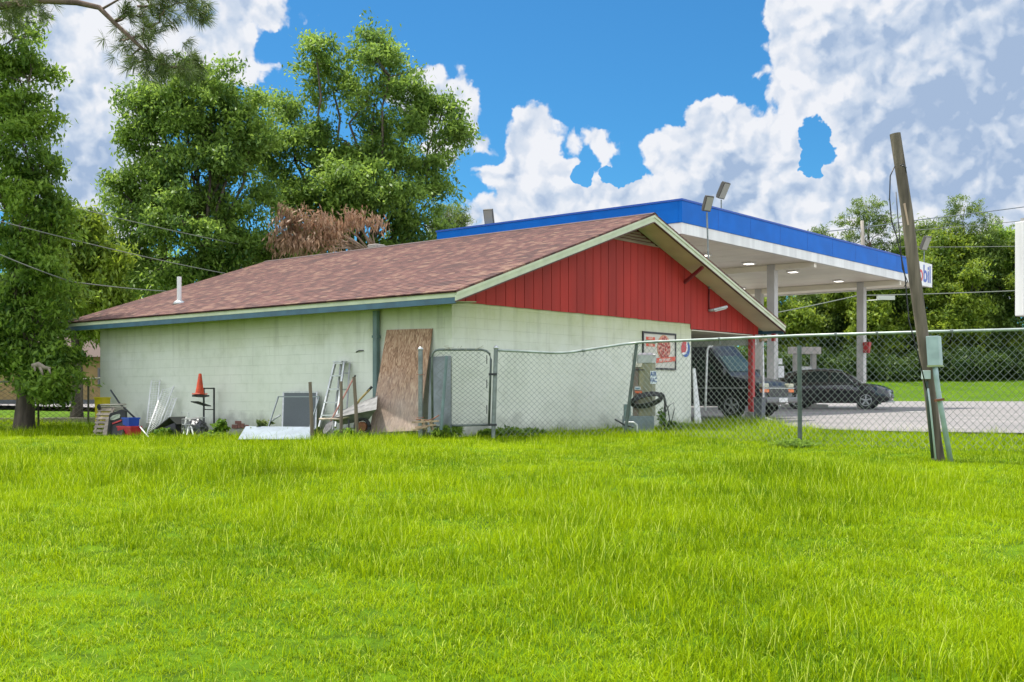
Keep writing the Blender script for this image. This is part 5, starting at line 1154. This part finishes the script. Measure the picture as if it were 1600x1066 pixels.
def PB(lst, Y, depth=1.0):  # blobs by azimuth/elevation at distance
    out = []
    for b in lst:
        px, py, rx, ry = b[:4]; dY = b[4] if len(b) > 4 else 0
        c = P(px, py, Y+dY); s_ = (Y+dY)/F; out.append(((c.x,c.y,c.z), (rx*s_, (rx+ry)/2*s_*depth, ry*s_)))
    return out
LM_pecan = leaf_mat('pecan_leaves', (.05,.115,.020), (.22,.345,.055), .5, .6)
LM_dark = leaf_mat('dark_leaves', (.055,.125,.018), (.22,.35,.045), .55, .7)
LM_dead = leaf_mat('dead_leaves', (.20,.11,.06), (.40,.26,.16), .3, 1.5)
LM_wood = leaf_mat('woodland_leaves', (.035,.085,.015), (.17,.25,.04), .35, .25)
LM_bright = leaf_mat('bright_leaves', (.065,.13,.014), (.26,.35,.035), .42, .4)
LM_pine = leaf_mat('pine_needles', (.05,.10,.02), (.20,.28,.05), .32, .4)
# big pecan behind, right
gb_ = lambda px, Y: Vector(((px-800)/F*Y, Y, Gz((px-800)/F*Y, Y)))
RB = [(495,90,34,44),(520,140,45,40,1),(575,85,42,38),(610,120,40,42,-1),(585,160,42,38),(660,160,44,22),(690,180,36,30),(705,205,28,20),(540,220,80,50),(620,230,62,48),(460,250,70,50),(520,300,95,55,-1),(600,310,75,50,-1),(665,255,40,26),(680,300,34,24),(655,350,45,28),(480,330,70,50),(560,365,90,35),(445,165,26,22),(420,240,36,42),(625,385,60,25),(440,390,70,40)]
tr1 = tree('pecan_tree', gb_(560,46), P(560,420,46), PB(RB,46), 1400, 62, .20, LM_pecan, 'tallest pecan tree, just left of the blue canopy behind the roof', r0=.55, seed=4, clr=.55, twigs=110, droop=.25, asp=.42)
V, Q, tint, C = leaf_cloud(PB([(455,360,34,26,-5.5),(500,355,40,26,-5.5),(550,345,34,16,-5.5),(470,385,50,16,-5.5),(582,345,16,8,-5.5)],46), 85, 40, .22, np.random.default_rng(9), 1.2, .40, .26, .2)
numpy_mesh('dead_branch', V, Q, LM_dead, tr1, tint)
q = MB(); rgd = np.random.default_rng(3); o_ = P(590,400,42)
for k in range(16): limb(q, o_, Vector(C[rgd.integers(len(C))]), .05, .015, rgd, n=5)
q.build('dead_limb', mat('dead_limb_bark', (.30,.22,.16), .9), tr1)
LB = [(260,140,56,40),(330,130,60,36),(380,165,50,36),(290,190,75,45),(210,165,36,26),(350,215,70,50),(400,190,40,40),(225,215,36,26),(300,270,95,55),(235,300,50,45),(190,300,24,26),(215,350,52,50),(300,350,90,60,-1),(375,310,60,55),(190,400,40,36),(250,420,80,40,-1),(340,430,90,35),(400,380,50,45),(300,115,30,18),(240,180,20,20)]
tree('pecan_tree', gb_(330,42), P(330,400,42), PB(LB,42), 1350, 62, .19, LM_pecan, 'wide rounded pecan tree behind the left end of the roof', r0=.5, seed=5, clr=.52, twigs=110, droop=.25, asp=.42)
# smaller pine top right of the pecan
tree('pine_tree', gb_(700,62), P(700,400,62), PB([(700,335,24,18),(712,350,26,14),(690,360,26,14),(722,352,12,8),(700,385,40,20)],62), 130, 60, .30, LM_pine, 'small pine whose top shows between the pecan and the canopy', M_barkpine, .25, seed=6, droop=-.2, clr=.4, asp=.12)
# left mid trees
tree('broadleaf_tree', gb_(120,38), P(118,520,38), PB([(110,380,50,42),(150,420,40,40),(80,400,50,50),(130,460,56,36),(100,500,50,34),(150,500,30,24),(60,450,50,50),(175,470,30,22),(128,350,26,18)],38), 600, 55, .24, LM_bright, 'lighter green tree between the near dark tree and the store roof', r0=.2, seed=8, clr=.5)
tree('broadleaf_tree', gb_(150,70), P(150,540,70), PB([(130,430,60,50),(180,450,60,60),(230,430,60,50),(140,520,70,40),(60,500,90,60),(280,440,60,40),(-20,480,90,90)],70), 500, 50, .42, LM_dark, 'distant dark tree mass low behind the left end of the roof', r0=.3, seed=10, clr=.9)
# near tree, left
NB = [(20,60,50,60),(45,130,42,36),(-20,140,70,70),(60,190,30,26),(10,210,70,50),(50,255,42,40),(-30,290,80,70),(40,320,56,44),(70,365,38,34),(10,390,70,50),(85,420,36,32),(40,460,70,44),(-30,470,80,70),(70,500,40,34),(45,540,60,40),(98,562,30,20),(10,560,60,36),(80,595,46,20,-.5),(-40,570,70,60),(75,610,26,12,-.6),(-60,20,80,90),(85,330,22,22)]
tree('shade_tree', gb_(38,28), P(38,560,28), PB(NB,28), 1050, 60, .15, LM_dark, 'near dark leafy tree standing in the lawn at the left edge', r0=.24, seed=12, clr=.34, twigs=100, droop=.3, asp=.42)
# pale broken limb in it
q = MB(); q.tube([P(50,572,26), P(60,570,26), P(70,575,26), P(79,576,26)], [.05,.07,.05,.03], 8); q.tube([P(62,572,26), P(67,586,25.9)], [.05,.02], 6); q.tube([P(76,576,26), P(79,584,25.9)], [.035,.015], 6); q.tube([P(54,572,26), P(55,580,25.9)], [.035,.015], 6)
tag(q.build('broken_limb', mat('pale_dead_wood', (.24,.20,.15), .9, 0, .3, 8), smooth=True), 'pale broken limb caught in the near tree at the left edge', 'branch')
# pine with the hanging bough, trunk out of frame to the left
pn = thing('pine_tree', Vector((-9.6, 15., Gz(-9.6,15.))), 0, 'pine whose long needled bough hangs into the top left corner', 'tree')
q = MB(); b0p = Vector((-9.6,15.,Gz(-9.6,15.))); q.tube([b0p-Vector((0,0,.3)), b0p+Vector((0,0,3)), b0p+Vector((.1,0,12))], [.26,.2,.1], 10)
bough = [b0p+Vector((0,0,7.0)), P(-60,-40,15), P(0,10,15), P(60,0,15), P(120,4,15), P(155,12,15), P(178,35,15), P(205,60,15), P(235,88,15), P(265,105,15), P(300,110,15)]
q.tube(bough, [.09,.07,.055,.05,.042,.036,.03,.026,.02,.014,.006], 8)
rgp = np.random.default_rng(21); tips = []
subs = [((178,35),(230,0)),((160,14),(240,-8)),((205,60),(235,45)),((215,10),(300,12)),((240,-8),(310,5)),((235,88),(240,60)),((205,60),(175,55)),((235,88),(215,105)),((265,105),(300,95)),((265,105),(250,120)),((20,6),(60,20)),((10,8),(0,25)),((30,5),(45,-8)),((235,45),(270,30)),((230,0),(265,35)),((178,35),(200,20)),((220,75),(190,85)),((250,97),(275,118)),((300,12),(315,20))]
for (a, b) in subs:
    A_, B_ = P(*a,15), P(*b,15)+Vector((0, rgp.uniform(-.5,.5), 0)); pts = limb(q, A_, B_, .018, .007, rgp, n=5); 
    for k in range(9): 
        f = rgp.uniform(.35, 1.05); c_ = A_.lerp(B_, f)+Vector(rgp.normal(size=3)*.09); tips.append((c_, (B_-A_).normalized()))
q.build('trunk', M_barkpine, pn, smooth=True)
for k in range(40): tips.append((P(rgp.uniform(225,312), rgp.uniform(85,122), 15)+Vector((0,rgp.uniform(-.3,.3),0)), Vector((.6,0,-.3))))
for k in range(16): tips.append((P(rgp.uniform(285,318), rgp.uniform(0,25), 15)+Vector((0,rgp.uniform(-.3,.3),0)), Vector((.6,0,-.1))))
for k in range(26): tips.append((P(rgp.uniform(-10,62), rgp.uniform(-10,28), 15)+Vector((0,rgp.uniform(-.3,.3),0)), Vector((.6,0,-.1))))
cen = []; dr = []
for (c_, d_) in tips:
    for k in range(34):
        v_ = rand_dirs(1, rgp)[0]*.9+np.array(d_)*.8; v_ /= np.linalg.norm(v_); cen.append(np.array(c_)+v_*.075); dr.append(v_)
cen = np.array(cen); dr = np.array(dr); nr = rand_dirs(len(cen), rgp); nr -= (nr*dr).sum(1, keepdims=True)*dr; nr /= np.linalg.norm(nr, axis=1, keepdims=True)
V, Q = tris(cen, np.full(len(cen), .20), np.full(len(cen), .0075), dr, nr); numpy_mesh('needles', V, Q, leaf_mat('near_pine_needles', (.035,.06,.015), (.12,.17,.035), .2, 1.5), pn, np.repeat(rgp.random(len(cen)), 4))
# right woodland: distinct pines in front, broad crowns between
def rtree(px, pb, top, blobs, Y, lm, label, seed, kind='pine_tree', size=.5, ncl=330, per=46, asp=.2, r0=.28, fork=None, bark=M_barkpine, clr=.85, shell=.25, droop=-.1):
    x = (px-800)/F*Y; tree(kind, Vector((x, Y, Gz(x,Y))), P(px, fork or (top+pb)/2, Y), PB(blobs,Y,.9), ncl, per, size, lm, label, bark, r0, seed=seed, clr=clr, asp=asp, shell=shell, droop=droop, twigs=26, group='trees along the far side of the forecourt')
rtree(1358,590,305,[(1358,325,30,20),(1330,345,24,16),(1385,348,24,16),(1355,360,34,18),(1325,378,20,14),(1392,380,22,16),(1360,395,30,18)],101,LM_pine,'round topped pine showing above the canopy edge left of the leaning pole',31,fork=380,ncl=170,shell=.5,clr=.5,size=.34)
rtree(1506,590,303,[(1506,322,26,18),(1484,340,22,14),(1530,338,20,14),(1506,352,34,16),(1476,368,26,16),(1536,366,26,14),(1500,388,40,16),(1470,402,26,14),(1545,398,20,12)],99,LM_pine,'tallest lollipop shaped pine with a bare stem right of the leaning pole',32,fork=390,ncl=170,shell=.5,clr=.5,size=.34)
rtree(1562,590,350,[(1550,352,16,12),(1580,360,16,14),(1565,380,26,16),(1545,400,30,18),(1585,400,22,20),(1560,425,38,18)],104,LM_pine,'ragged dark pine between the lollipop pine and the right edge sign',33,fork=420,ncl=130,shell=.5,clr=.5,size=.34)
rtree(1440,590,350,[(1440,362,24,18),(1418,385,26,20),(1455,390,28,20),(1435,415,36,24),(1462,430,26,20)],106,LM_pine,'bushy light green pine just right of the leaning pole top',34,fork=420,ncl=200)
rtree(1290,590,358,[(1284,368,16,10),(1275,385,24,14),(1300,390,24,14)],108,LM_pine,'small pine tips peeping over the blue canopy edge',35,fork=400,ncl=60)
specs = [(1215,470,60,1),(1262,480,55,0),(1310,465,55,1),(1355,430,55,0),(1400,410,60,1),(1446,395,55,0),(1490,385,60,1),(1535,395,55,0),(1580,385,60,1),(1630,380,60,0)]
labs = ['broad dark tree behind the first canopy column','grey green shaggy tree above the fuel dispenser','dark leafy tree behind the roof of the charcoal car','leafy tree behind the farther canopy column','wide green tree left of the leaning pole base','yellow green tree directly behind the pole and fence rail','tall dense tree below the lollipop pine','dark tree under the ragged pine','bright leafy tree beside the right edge sign','tree partly cut off by the right edge of the view']
for i, ((px, top, w_, k), lb) in enumerate(zip(specs, labs)):
    rg_ = random.Random(100+i); bl = []
    for y in range(top, 585, 26):
        for j in range(3): bl.append((px+rg_.uniform(-w_*.7, w_*.7), y+rg_.uniform(-8,8), rg_.uniform(20,32), rg_.uniform(15,24), rg_.uniform(-2,2)))
    lm = (LM_wood, LM_bright, LM_dark)[(i*2+1) % 3] if i not in (1,) else LM_wood
    rtree(px, 590, top, bl, 97+(i%3)*2.5, lm, lb, 50+i, 'broadleaf_tree', .33, 440, 66, .45, .3, fork=540, bark=M_bark, clr=.8, droop=.25, shell=.35)
# row of low undergrowth at the foot of the wood
bl = []; rg_ = random.Random(77)
for px in range(1150, 1700, 16): bl.append((px+rg_.uniform(-5,5), 572+rg_.uniform(-10,8), rg_.uniform(14,22), rg_.uniform(12,20), rg_.uniform(-1,1)))
V, Q, tint, C = leaf_cloud(PB(bl, 93.5), 1300, 60, .27, np.random.default_rng(70), .2, .7, .45, .2)
o = numpy_mesh('undergrowth', V, Q, leaf_mat('undergrowth_leaves', (.02,.055,.010), (.09,.15,.02), .3, .2), None, tint); tag(o, 'dense dark undergrowth along the foot of the far trees', 'undergrowth', kind='stuff')
# far woodland mass closing the horizon
bl = []
for k in range(70):
    a = R(-40+80*k/69); Yf = 170*math.cos(a)+rg_.uniform(-6,6); bl.append(((170*math.sin(a), Yf, 4+rg_.uniform(0,3)), (6.5,5,6+rg_.uniform(-1,2))))
V, Q, tint, C = leaf_cloud(bl, 2600, 30, 1.0, np.random.default_rng(71), .2, 1.6, .5, .3)
o = numpy_mesh('distant_wood', V, Q, LM_wood, None, tint); tag(o, 'distant belt of dark woodland closing the horizon', 'woodland', kind='stuff')
# ---------------------------------------------------------------- house and fence at far left
hY = 62.; hx = (150-800)/F*hY; hz = Gz(hx, hY); hf = frame((hx, hY, hz), R(6))
hs = thing('small_house', (hx,hY,hz), R(6), 'low tan house seen between the near tree and the left end of the store', 'house')
q = MB(); q.box(hf, -6, 6, 0, 7, .5, 2.9); q.build('wall', mat('tan_wall', (.27,.19,.07), .8, 0, .2, 2), hs)
q = MB(); q.box(hf, -6.1, 6.1, -.1, 7.1, -.3, .5); q.build('foundation', mat('grey_foundation', (.12,.13,.13), .9, 0, .3, 2), hs)
q = MB(); q.hexa([hf(-6.6,-.6,2.9),hf(6.6,-.6,2.9),hf(6.6,7.6,2.9),hf(-6.6,7.6,2.9)],[hf(-6.6,3.4,4.3),hf(6.6,3.4,4.3),hf(6.6,3.6,4.3),hf(-6.6,3.6,4.3)]); q.build('roof', mat('dark_roof', (.09,.06,.05), .9), hs)
for x in (.1, -3.5): 
    q = MB(); q.box(hf, x, x+.9, -.05, -.001, 1.2, 2.3); wn = q.build('window', mat('win_frame', (.12,.12,.11), .6), hs); q = MB(); q.box(hf, x+.08, x+.82, -.06, -.051, 1.28, 2.22); q.build('pane', M_glass, wn)
bf = thing('back_fence', P(138,655,29.5), 0, 'old low chain link fence between the near tree and the store', 'fence')
pth = [(P(-80,655,27.5).x, 27.5), (P(60,655,28.6).x, 28.6), (P(138,655,29.5).x, 29.5), (P(162,655,29.9).x, 29.9)]
d2 = [0]
for a, b in zip(pth, pth[1:]): d2.append(d2[-1]+(Vector(b)-Vector(a)).length)
zt2 = [P(0,598,27.5).z, P(0,596,28.6).z, P(0,592.5,29.5).z, P(0,591,29.9).z]
q, _, _ = chainlink(pth, lambda u: .64, lambda u: float(np.interp(u, d2, zt2)), cell=.17, r=.0035); q.build('fence_mesh', M_wirefar, bf)
q = MB(); q.tube([(x, y, z) for (x, y), z in zip(pth, zt2)], .024, 8); q.build('top_rail', mat('rail_pale', (.42,.40,.33), .6, .2), bf)
for (x, y), z in zip(pth, zt2): 
    q = MB(); q.cyl((x,y,.6), (x,y,z), .028, 8); q.build('post', mat('post_dark', (.10,.09,.07), .7, .2), bf)
q = MB(); q.box(frame((P(60,0,31).x,31,.70),R(8)), -8, 3.5, -.12, .12, 0, .13); tag(q.build('timber_edging', mat('pale_edging', (.38,.33,.28), .9, 0, .5, 2.5), None), 'pale crumbling kerb under the old left fence', 'kerb')
# ---------------------------------------------------------------- weeds and shrubs
def weed(px, py, Y, w_, h_, label, seed, lm=None, n=60, size=.09, asp=.5, per=16):
    rg = np.random.default_rng(seed); c = P(px, py, Y); c.z = Gz(c.x, Y) if True else c.z
    t_ = thing('weed', c, 0, label, 'weed', 'weeds along the wall')
    V, Q, tint, C = leaf_cloud([((c.x, c.y, c.z+h_*.5),(w_/2,w_/3,h_/2))], n, per, size, rg, .2, .06, asp, .1)
    numpy_mesh('leaves', V, Q, lm or LM_w, t_, tint)
    q = MB()
    for k in range(8): i = rg.integers(len(C)); limb(q, (c.x+rg.normal()*.03, c.y, c.z-.02), C[i], .006, .003, rg, n=3)
    q.build('stem', mat('green_stem', (.10,.14,.03), .8), t_)
LM_w = leaf_mat('weed_leaves', (.04,.12,.012), (.16,.28,.02), .4, 3)
wy = lambda px, d: onwall(px, d).y
weed(256,676,wy(256,1.1),.45,.22,'broad leafy green weed in front of the white wire racks',1,n=45)
weed(334,678,wy(334,.9),.55,.15,'low weed spreading round the foot of the black rack',2,LM_dark,n=50)
weed(345,670,wy(345,.5),.35,.45,'thin upright weed right of the black rack',3,n=40)
weed(410,662,wy(410,.7),.45,.42,'pale broad leafed weed left of the empty metal frame',4,leaf_mat('pale_weed', (.10,.15,.04), (.26,.32,.12), .3, 3),n=26,size=.15)
weed(548,672,wy(548,1.1),.7,.22,'tangled weed under the wheelbarrow',5,LM_dark,n=90)
weed(700,670,20.3,.6,.25,'dark blue green grass tuft at the foot of the gate',6,LM_dark,n=90,size=.14,asp=.12)
weed(1036,664,22.9,.16,.62,'vine climbing the hanging hose of the air machine',7,n=24,size=.07)
weed(1050,668,23.4,.7,.2,'low weed at the wall behind the air machine',8,LM_dark,n=40)
weed(800,676,20.9,1.3,.14,'thin weed along the foot of the gable wall',9,LM_dark,n=110)
weed(1240,690,18.3,.8,.10,'dark clover patch round the middle fence post',10,LM_dark,n=140,size=.05)
# ---------------------------------------------------------------- lawn grass (stuff, geometry nodes)
gm = leaf_mat('grass_blades', (.052,.13,.001), (.31,.43,.004), .38, .55)
gm.node_tree.nodes['Principled BSDF'].inputs['Roughness'].default_value = .6; gm.node_tree.nodes['Principled BSDF'].inputs['Specular IOR Level'].default_value = .05
def straw(m):
    nt = m.node_tree; L = nt.links; b = nt.nodes['Principled BSDF']; src = b.inputs['Base Color'].links[0].from_socket
    at = [n for n in nt.nodes if n.type == 'ATTRIBUTE'][0]; mr = nt.nodes.new('ShaderNodeMapRange'); mr.inputs[1].default_value = 1.05; mr.inputs[2].default_value = 1.5; L.new(at.outputs['Fac'], mr.inputs[0])
    mx = nt.nodes.new('ShaderNodeMix'); mx.data_type = 'RGBA'; L.new(mr.outputs[0], mx.inputs[0]); L.new(src, mx.inputs[6]); mx.inputs[7].default_value = (.50,.58,.10,1)
    L.new(mx.outputs[2], b.inputs['Base Color']); L.new(mx.outputs[2], [n for n in nt.nodes if n.type == 'HUE_SAT'][0].inputs['Color'])
straw(gm)
gcol = bpy.data.collections.new('grass_clumps')
def clump(i, n, h, spread, wd, lean, flop=.5):
    rg = np.random.default_rng(200+i); V = []; Q = []; T = []
    for k in range(n):
        x, y = rg.normal(size=2)*spread; a = rg.uniform(0, 6.283); hh = h*rg.uniform(.5, 1.35); ln = lean*rg.uniform(.2, 1.6)
        d = np.array([math.cos(a), math.sin(a), 0]); s_ = np.array([-d[1], d[0], 0])*wd*rg.uniform(.6,1.3)/2
        p = np.array([x, y, -.01]); segs = 3; b = len(V); tv = rg.uniform(0, .8) if rg.random() > .075 else 1.45
        for j in range(segs+1):
            f = j/segs; c = p+d*hh*ln*f**2+np.array([0,0,hh*(f-flop*ln*.5*f*f)]); w_ = s_*(1-f**1.6*.96)
            V += [c-w_, c+w_]; T += [tv, tv]
        for j in range(segs): Q.append([b+2*j, b+2*j+1, b+2*j+3, b+2*j+2])
    me = bpy.data.meshes.new('grass_clump'); o = bpy.data.objects.new('grass_clump', me); gcol.objects.link(o)
    me.from_pydata([tuple(v) for v in V], [], Q); me.materials.append(gm); a_ = me.attributes.new('tint','FLOAT','POINT'); a_.data.foreach_set('value', np.array(T, dtype=np.float32))
kinds = [(46,.055,.085,.0062,.9),(46,.05,.09,.006,1.1),(40,.065,.085,.006,.8),(44,.045,.09,.007,1.2),(30,.10,.07,.0055,.55),(26,.12,.07,.005,.5),(30,.09,.08,.006,.7),(12,.19,.05,.0055,.45)]
for i, (n, h, s_, w_, l_) in enumerate(kinds): clump(i, n, h, s_, w_, l_)
def lawn():
    rg = np.random.default_rng(99); X = []; Y_ = []; S = []; I = []
    def band(y0, y1, dens, smul):
        x0 = -.50*y1-1.5; x1 = .50*y1+1.5; n = int((x1-x0)*(y1-y0)*dens); x = rg.uniform(x0, x1, n); y = rg.uniform(y0, y1, n)
        k = np.abs(x) < .50*y+1.2; x = x[k]; y = y[k]; X.append(x); Y_.append(y); S.append(rg.uniform(.75,1.3,len(x))*smul)
    band(4.2, 8, 125, .95); band(8, 12, 95, 1.0); band(12, 17, 62, 1.1); band(17, 22, 42, 1.2); band(22, 31, 26, 1.4); band(31, 60, 5, 2.3)
    x = np.concatenate(X); y = np.concatenate(Y_); s = np.concatenate(S)
    # building-local and pavement exclusions
    rx, ry = x-P0[0], y-P0[1]; t_ = rx*Bv.x+ry*Bv.y; u_ = rx*Av.x+ry*Av.y
    inside = (t_ > -.02) & (u_ > -.02) & (t_ < 14)
    pv = (y > 20.1) & (x > np.interp(y, [20,20.2,21,21.6,22.6,24.6,28.6,60], [60,16,9.9,8.2,6.7,6.25,6.35,-25]))
    k = ~(inside | pv); x, y, s = x[k], y[k], s[k]
    # patchiness: taller and streakier in some zones
    from mathutils import noise
    pn_ = np.array([noise.noise(Vector((a*.35, b*.22, 3.3))) + .5*noise.noise(Vector((a*1.3, b*1.1, 8))) for a, b in zip(x, y)])
    n = len(x); r_ = rg.random(n); pr = np.clip(.30+1.2*pn_, .03, .9)
    idx = np.where(r_ < pr, rg.integers(4, 7, n), rg.integers(0, 4, n)); idx = np.where(rg.random(n) <   .03+.09*(pr > .55), 7, idx)
    s = s*(1+.38*pn_)
    z = G(x, y); me = bpy.data.meshes.new('lawn_grass'); me.vertices.add(n); me.vertices.foreach_set('co', np.stack([x,y,z],1).astype(np.float32).ravel())
    for nm, ty, da in (('idx','INT',idx.astype(np.int32)), ('scl','FLOAT',s.astype(np.float32)), ('ang','FLOAT',rg.uniform(0,6.283,n).astype(np.float32))):
        a = me.attributes.new(nm, ty, 'POINT'); a.data.foreach_set('value', da)
    o = bpy.data.objects.new('lawn_grass', me); COL.objects.link(o); tag(o, 'bright green uncut lawn grass covering the foreground', 'grass', kind='stuff')
    ng = bpy.data.node_groups.new('scatter', 'GeometryNodeTree'); ng.interface.new_socket('Geometry', in_out='INPUT', socket_type='NodeSocketGeometry'); ng.interface.new_socket('Geometry', in_out='OUTPUT', socket_type='NodeSocketGeometry')
    gi = ng.nodes.new('NodeGroupInput'); go = ng.nodes.new('NodeGroupOutput'); L = ng.links
    m2p = ng.nodes.new('GeometryNodeMeshToPoints'); L.new(gi.outputs[0], m2p.inputs[0])
    ci = ng.nodes.new('GeometryNodeCollectionInfo'); ci.inputs['Collection'].default_value = gcol; ci.inputs['Separate Children'].default_value = True; ci.inputs['Reset Children'].default_value = True
    ip = ng.nodes.new('GeometryNodeInstanceOnPoints'); L.new(m2p.outputs[0], ip.inputs['Points']); L.new(ci.outputs[0], ip.inputs['Instance']); ip.inputs['Pick Instance'].default_value = True
    def attr(nm, ty): a = ng.nodes.new('GeometryNodeInputNamedAttribute'); a.data_type = ty; a.inputs[0].default_value = nm; return a.outputs[0]
    L.new(attr('idx','INT'), ip.inputs['Instance Index'])
    cx = ng.nodes.new('ShaderNodeCombineXYZ'); L.new(attr('ang','FLOAT'), cx.inputs[2]); 
    try:
        e2 = ng.nodes.new('FunctionNodeEulerToRotation'); L.new(cx.outputs[0], e2.inputs[0]); L.new(e2.outputs[0], ip.inputs['Rotation'])
    except Exception: L.new(cx.outputs[0], ip.inputs['Rotation'])
    cs = ng.nodes.new('ShaderNodeCombineXYZ'); a = attr('scl','FLOAT')
    for i in range(3): L.new(a, cs.inputs[i])
    L.new(cs.outputs[0], ip.inputs['Scale']); L.new(ip.outputs[0], go.inputs[0])
    md = o.modifiers.new('scatter', 'NODES'); md.node_group = ng
    print('grass clumps', n)
lawn()
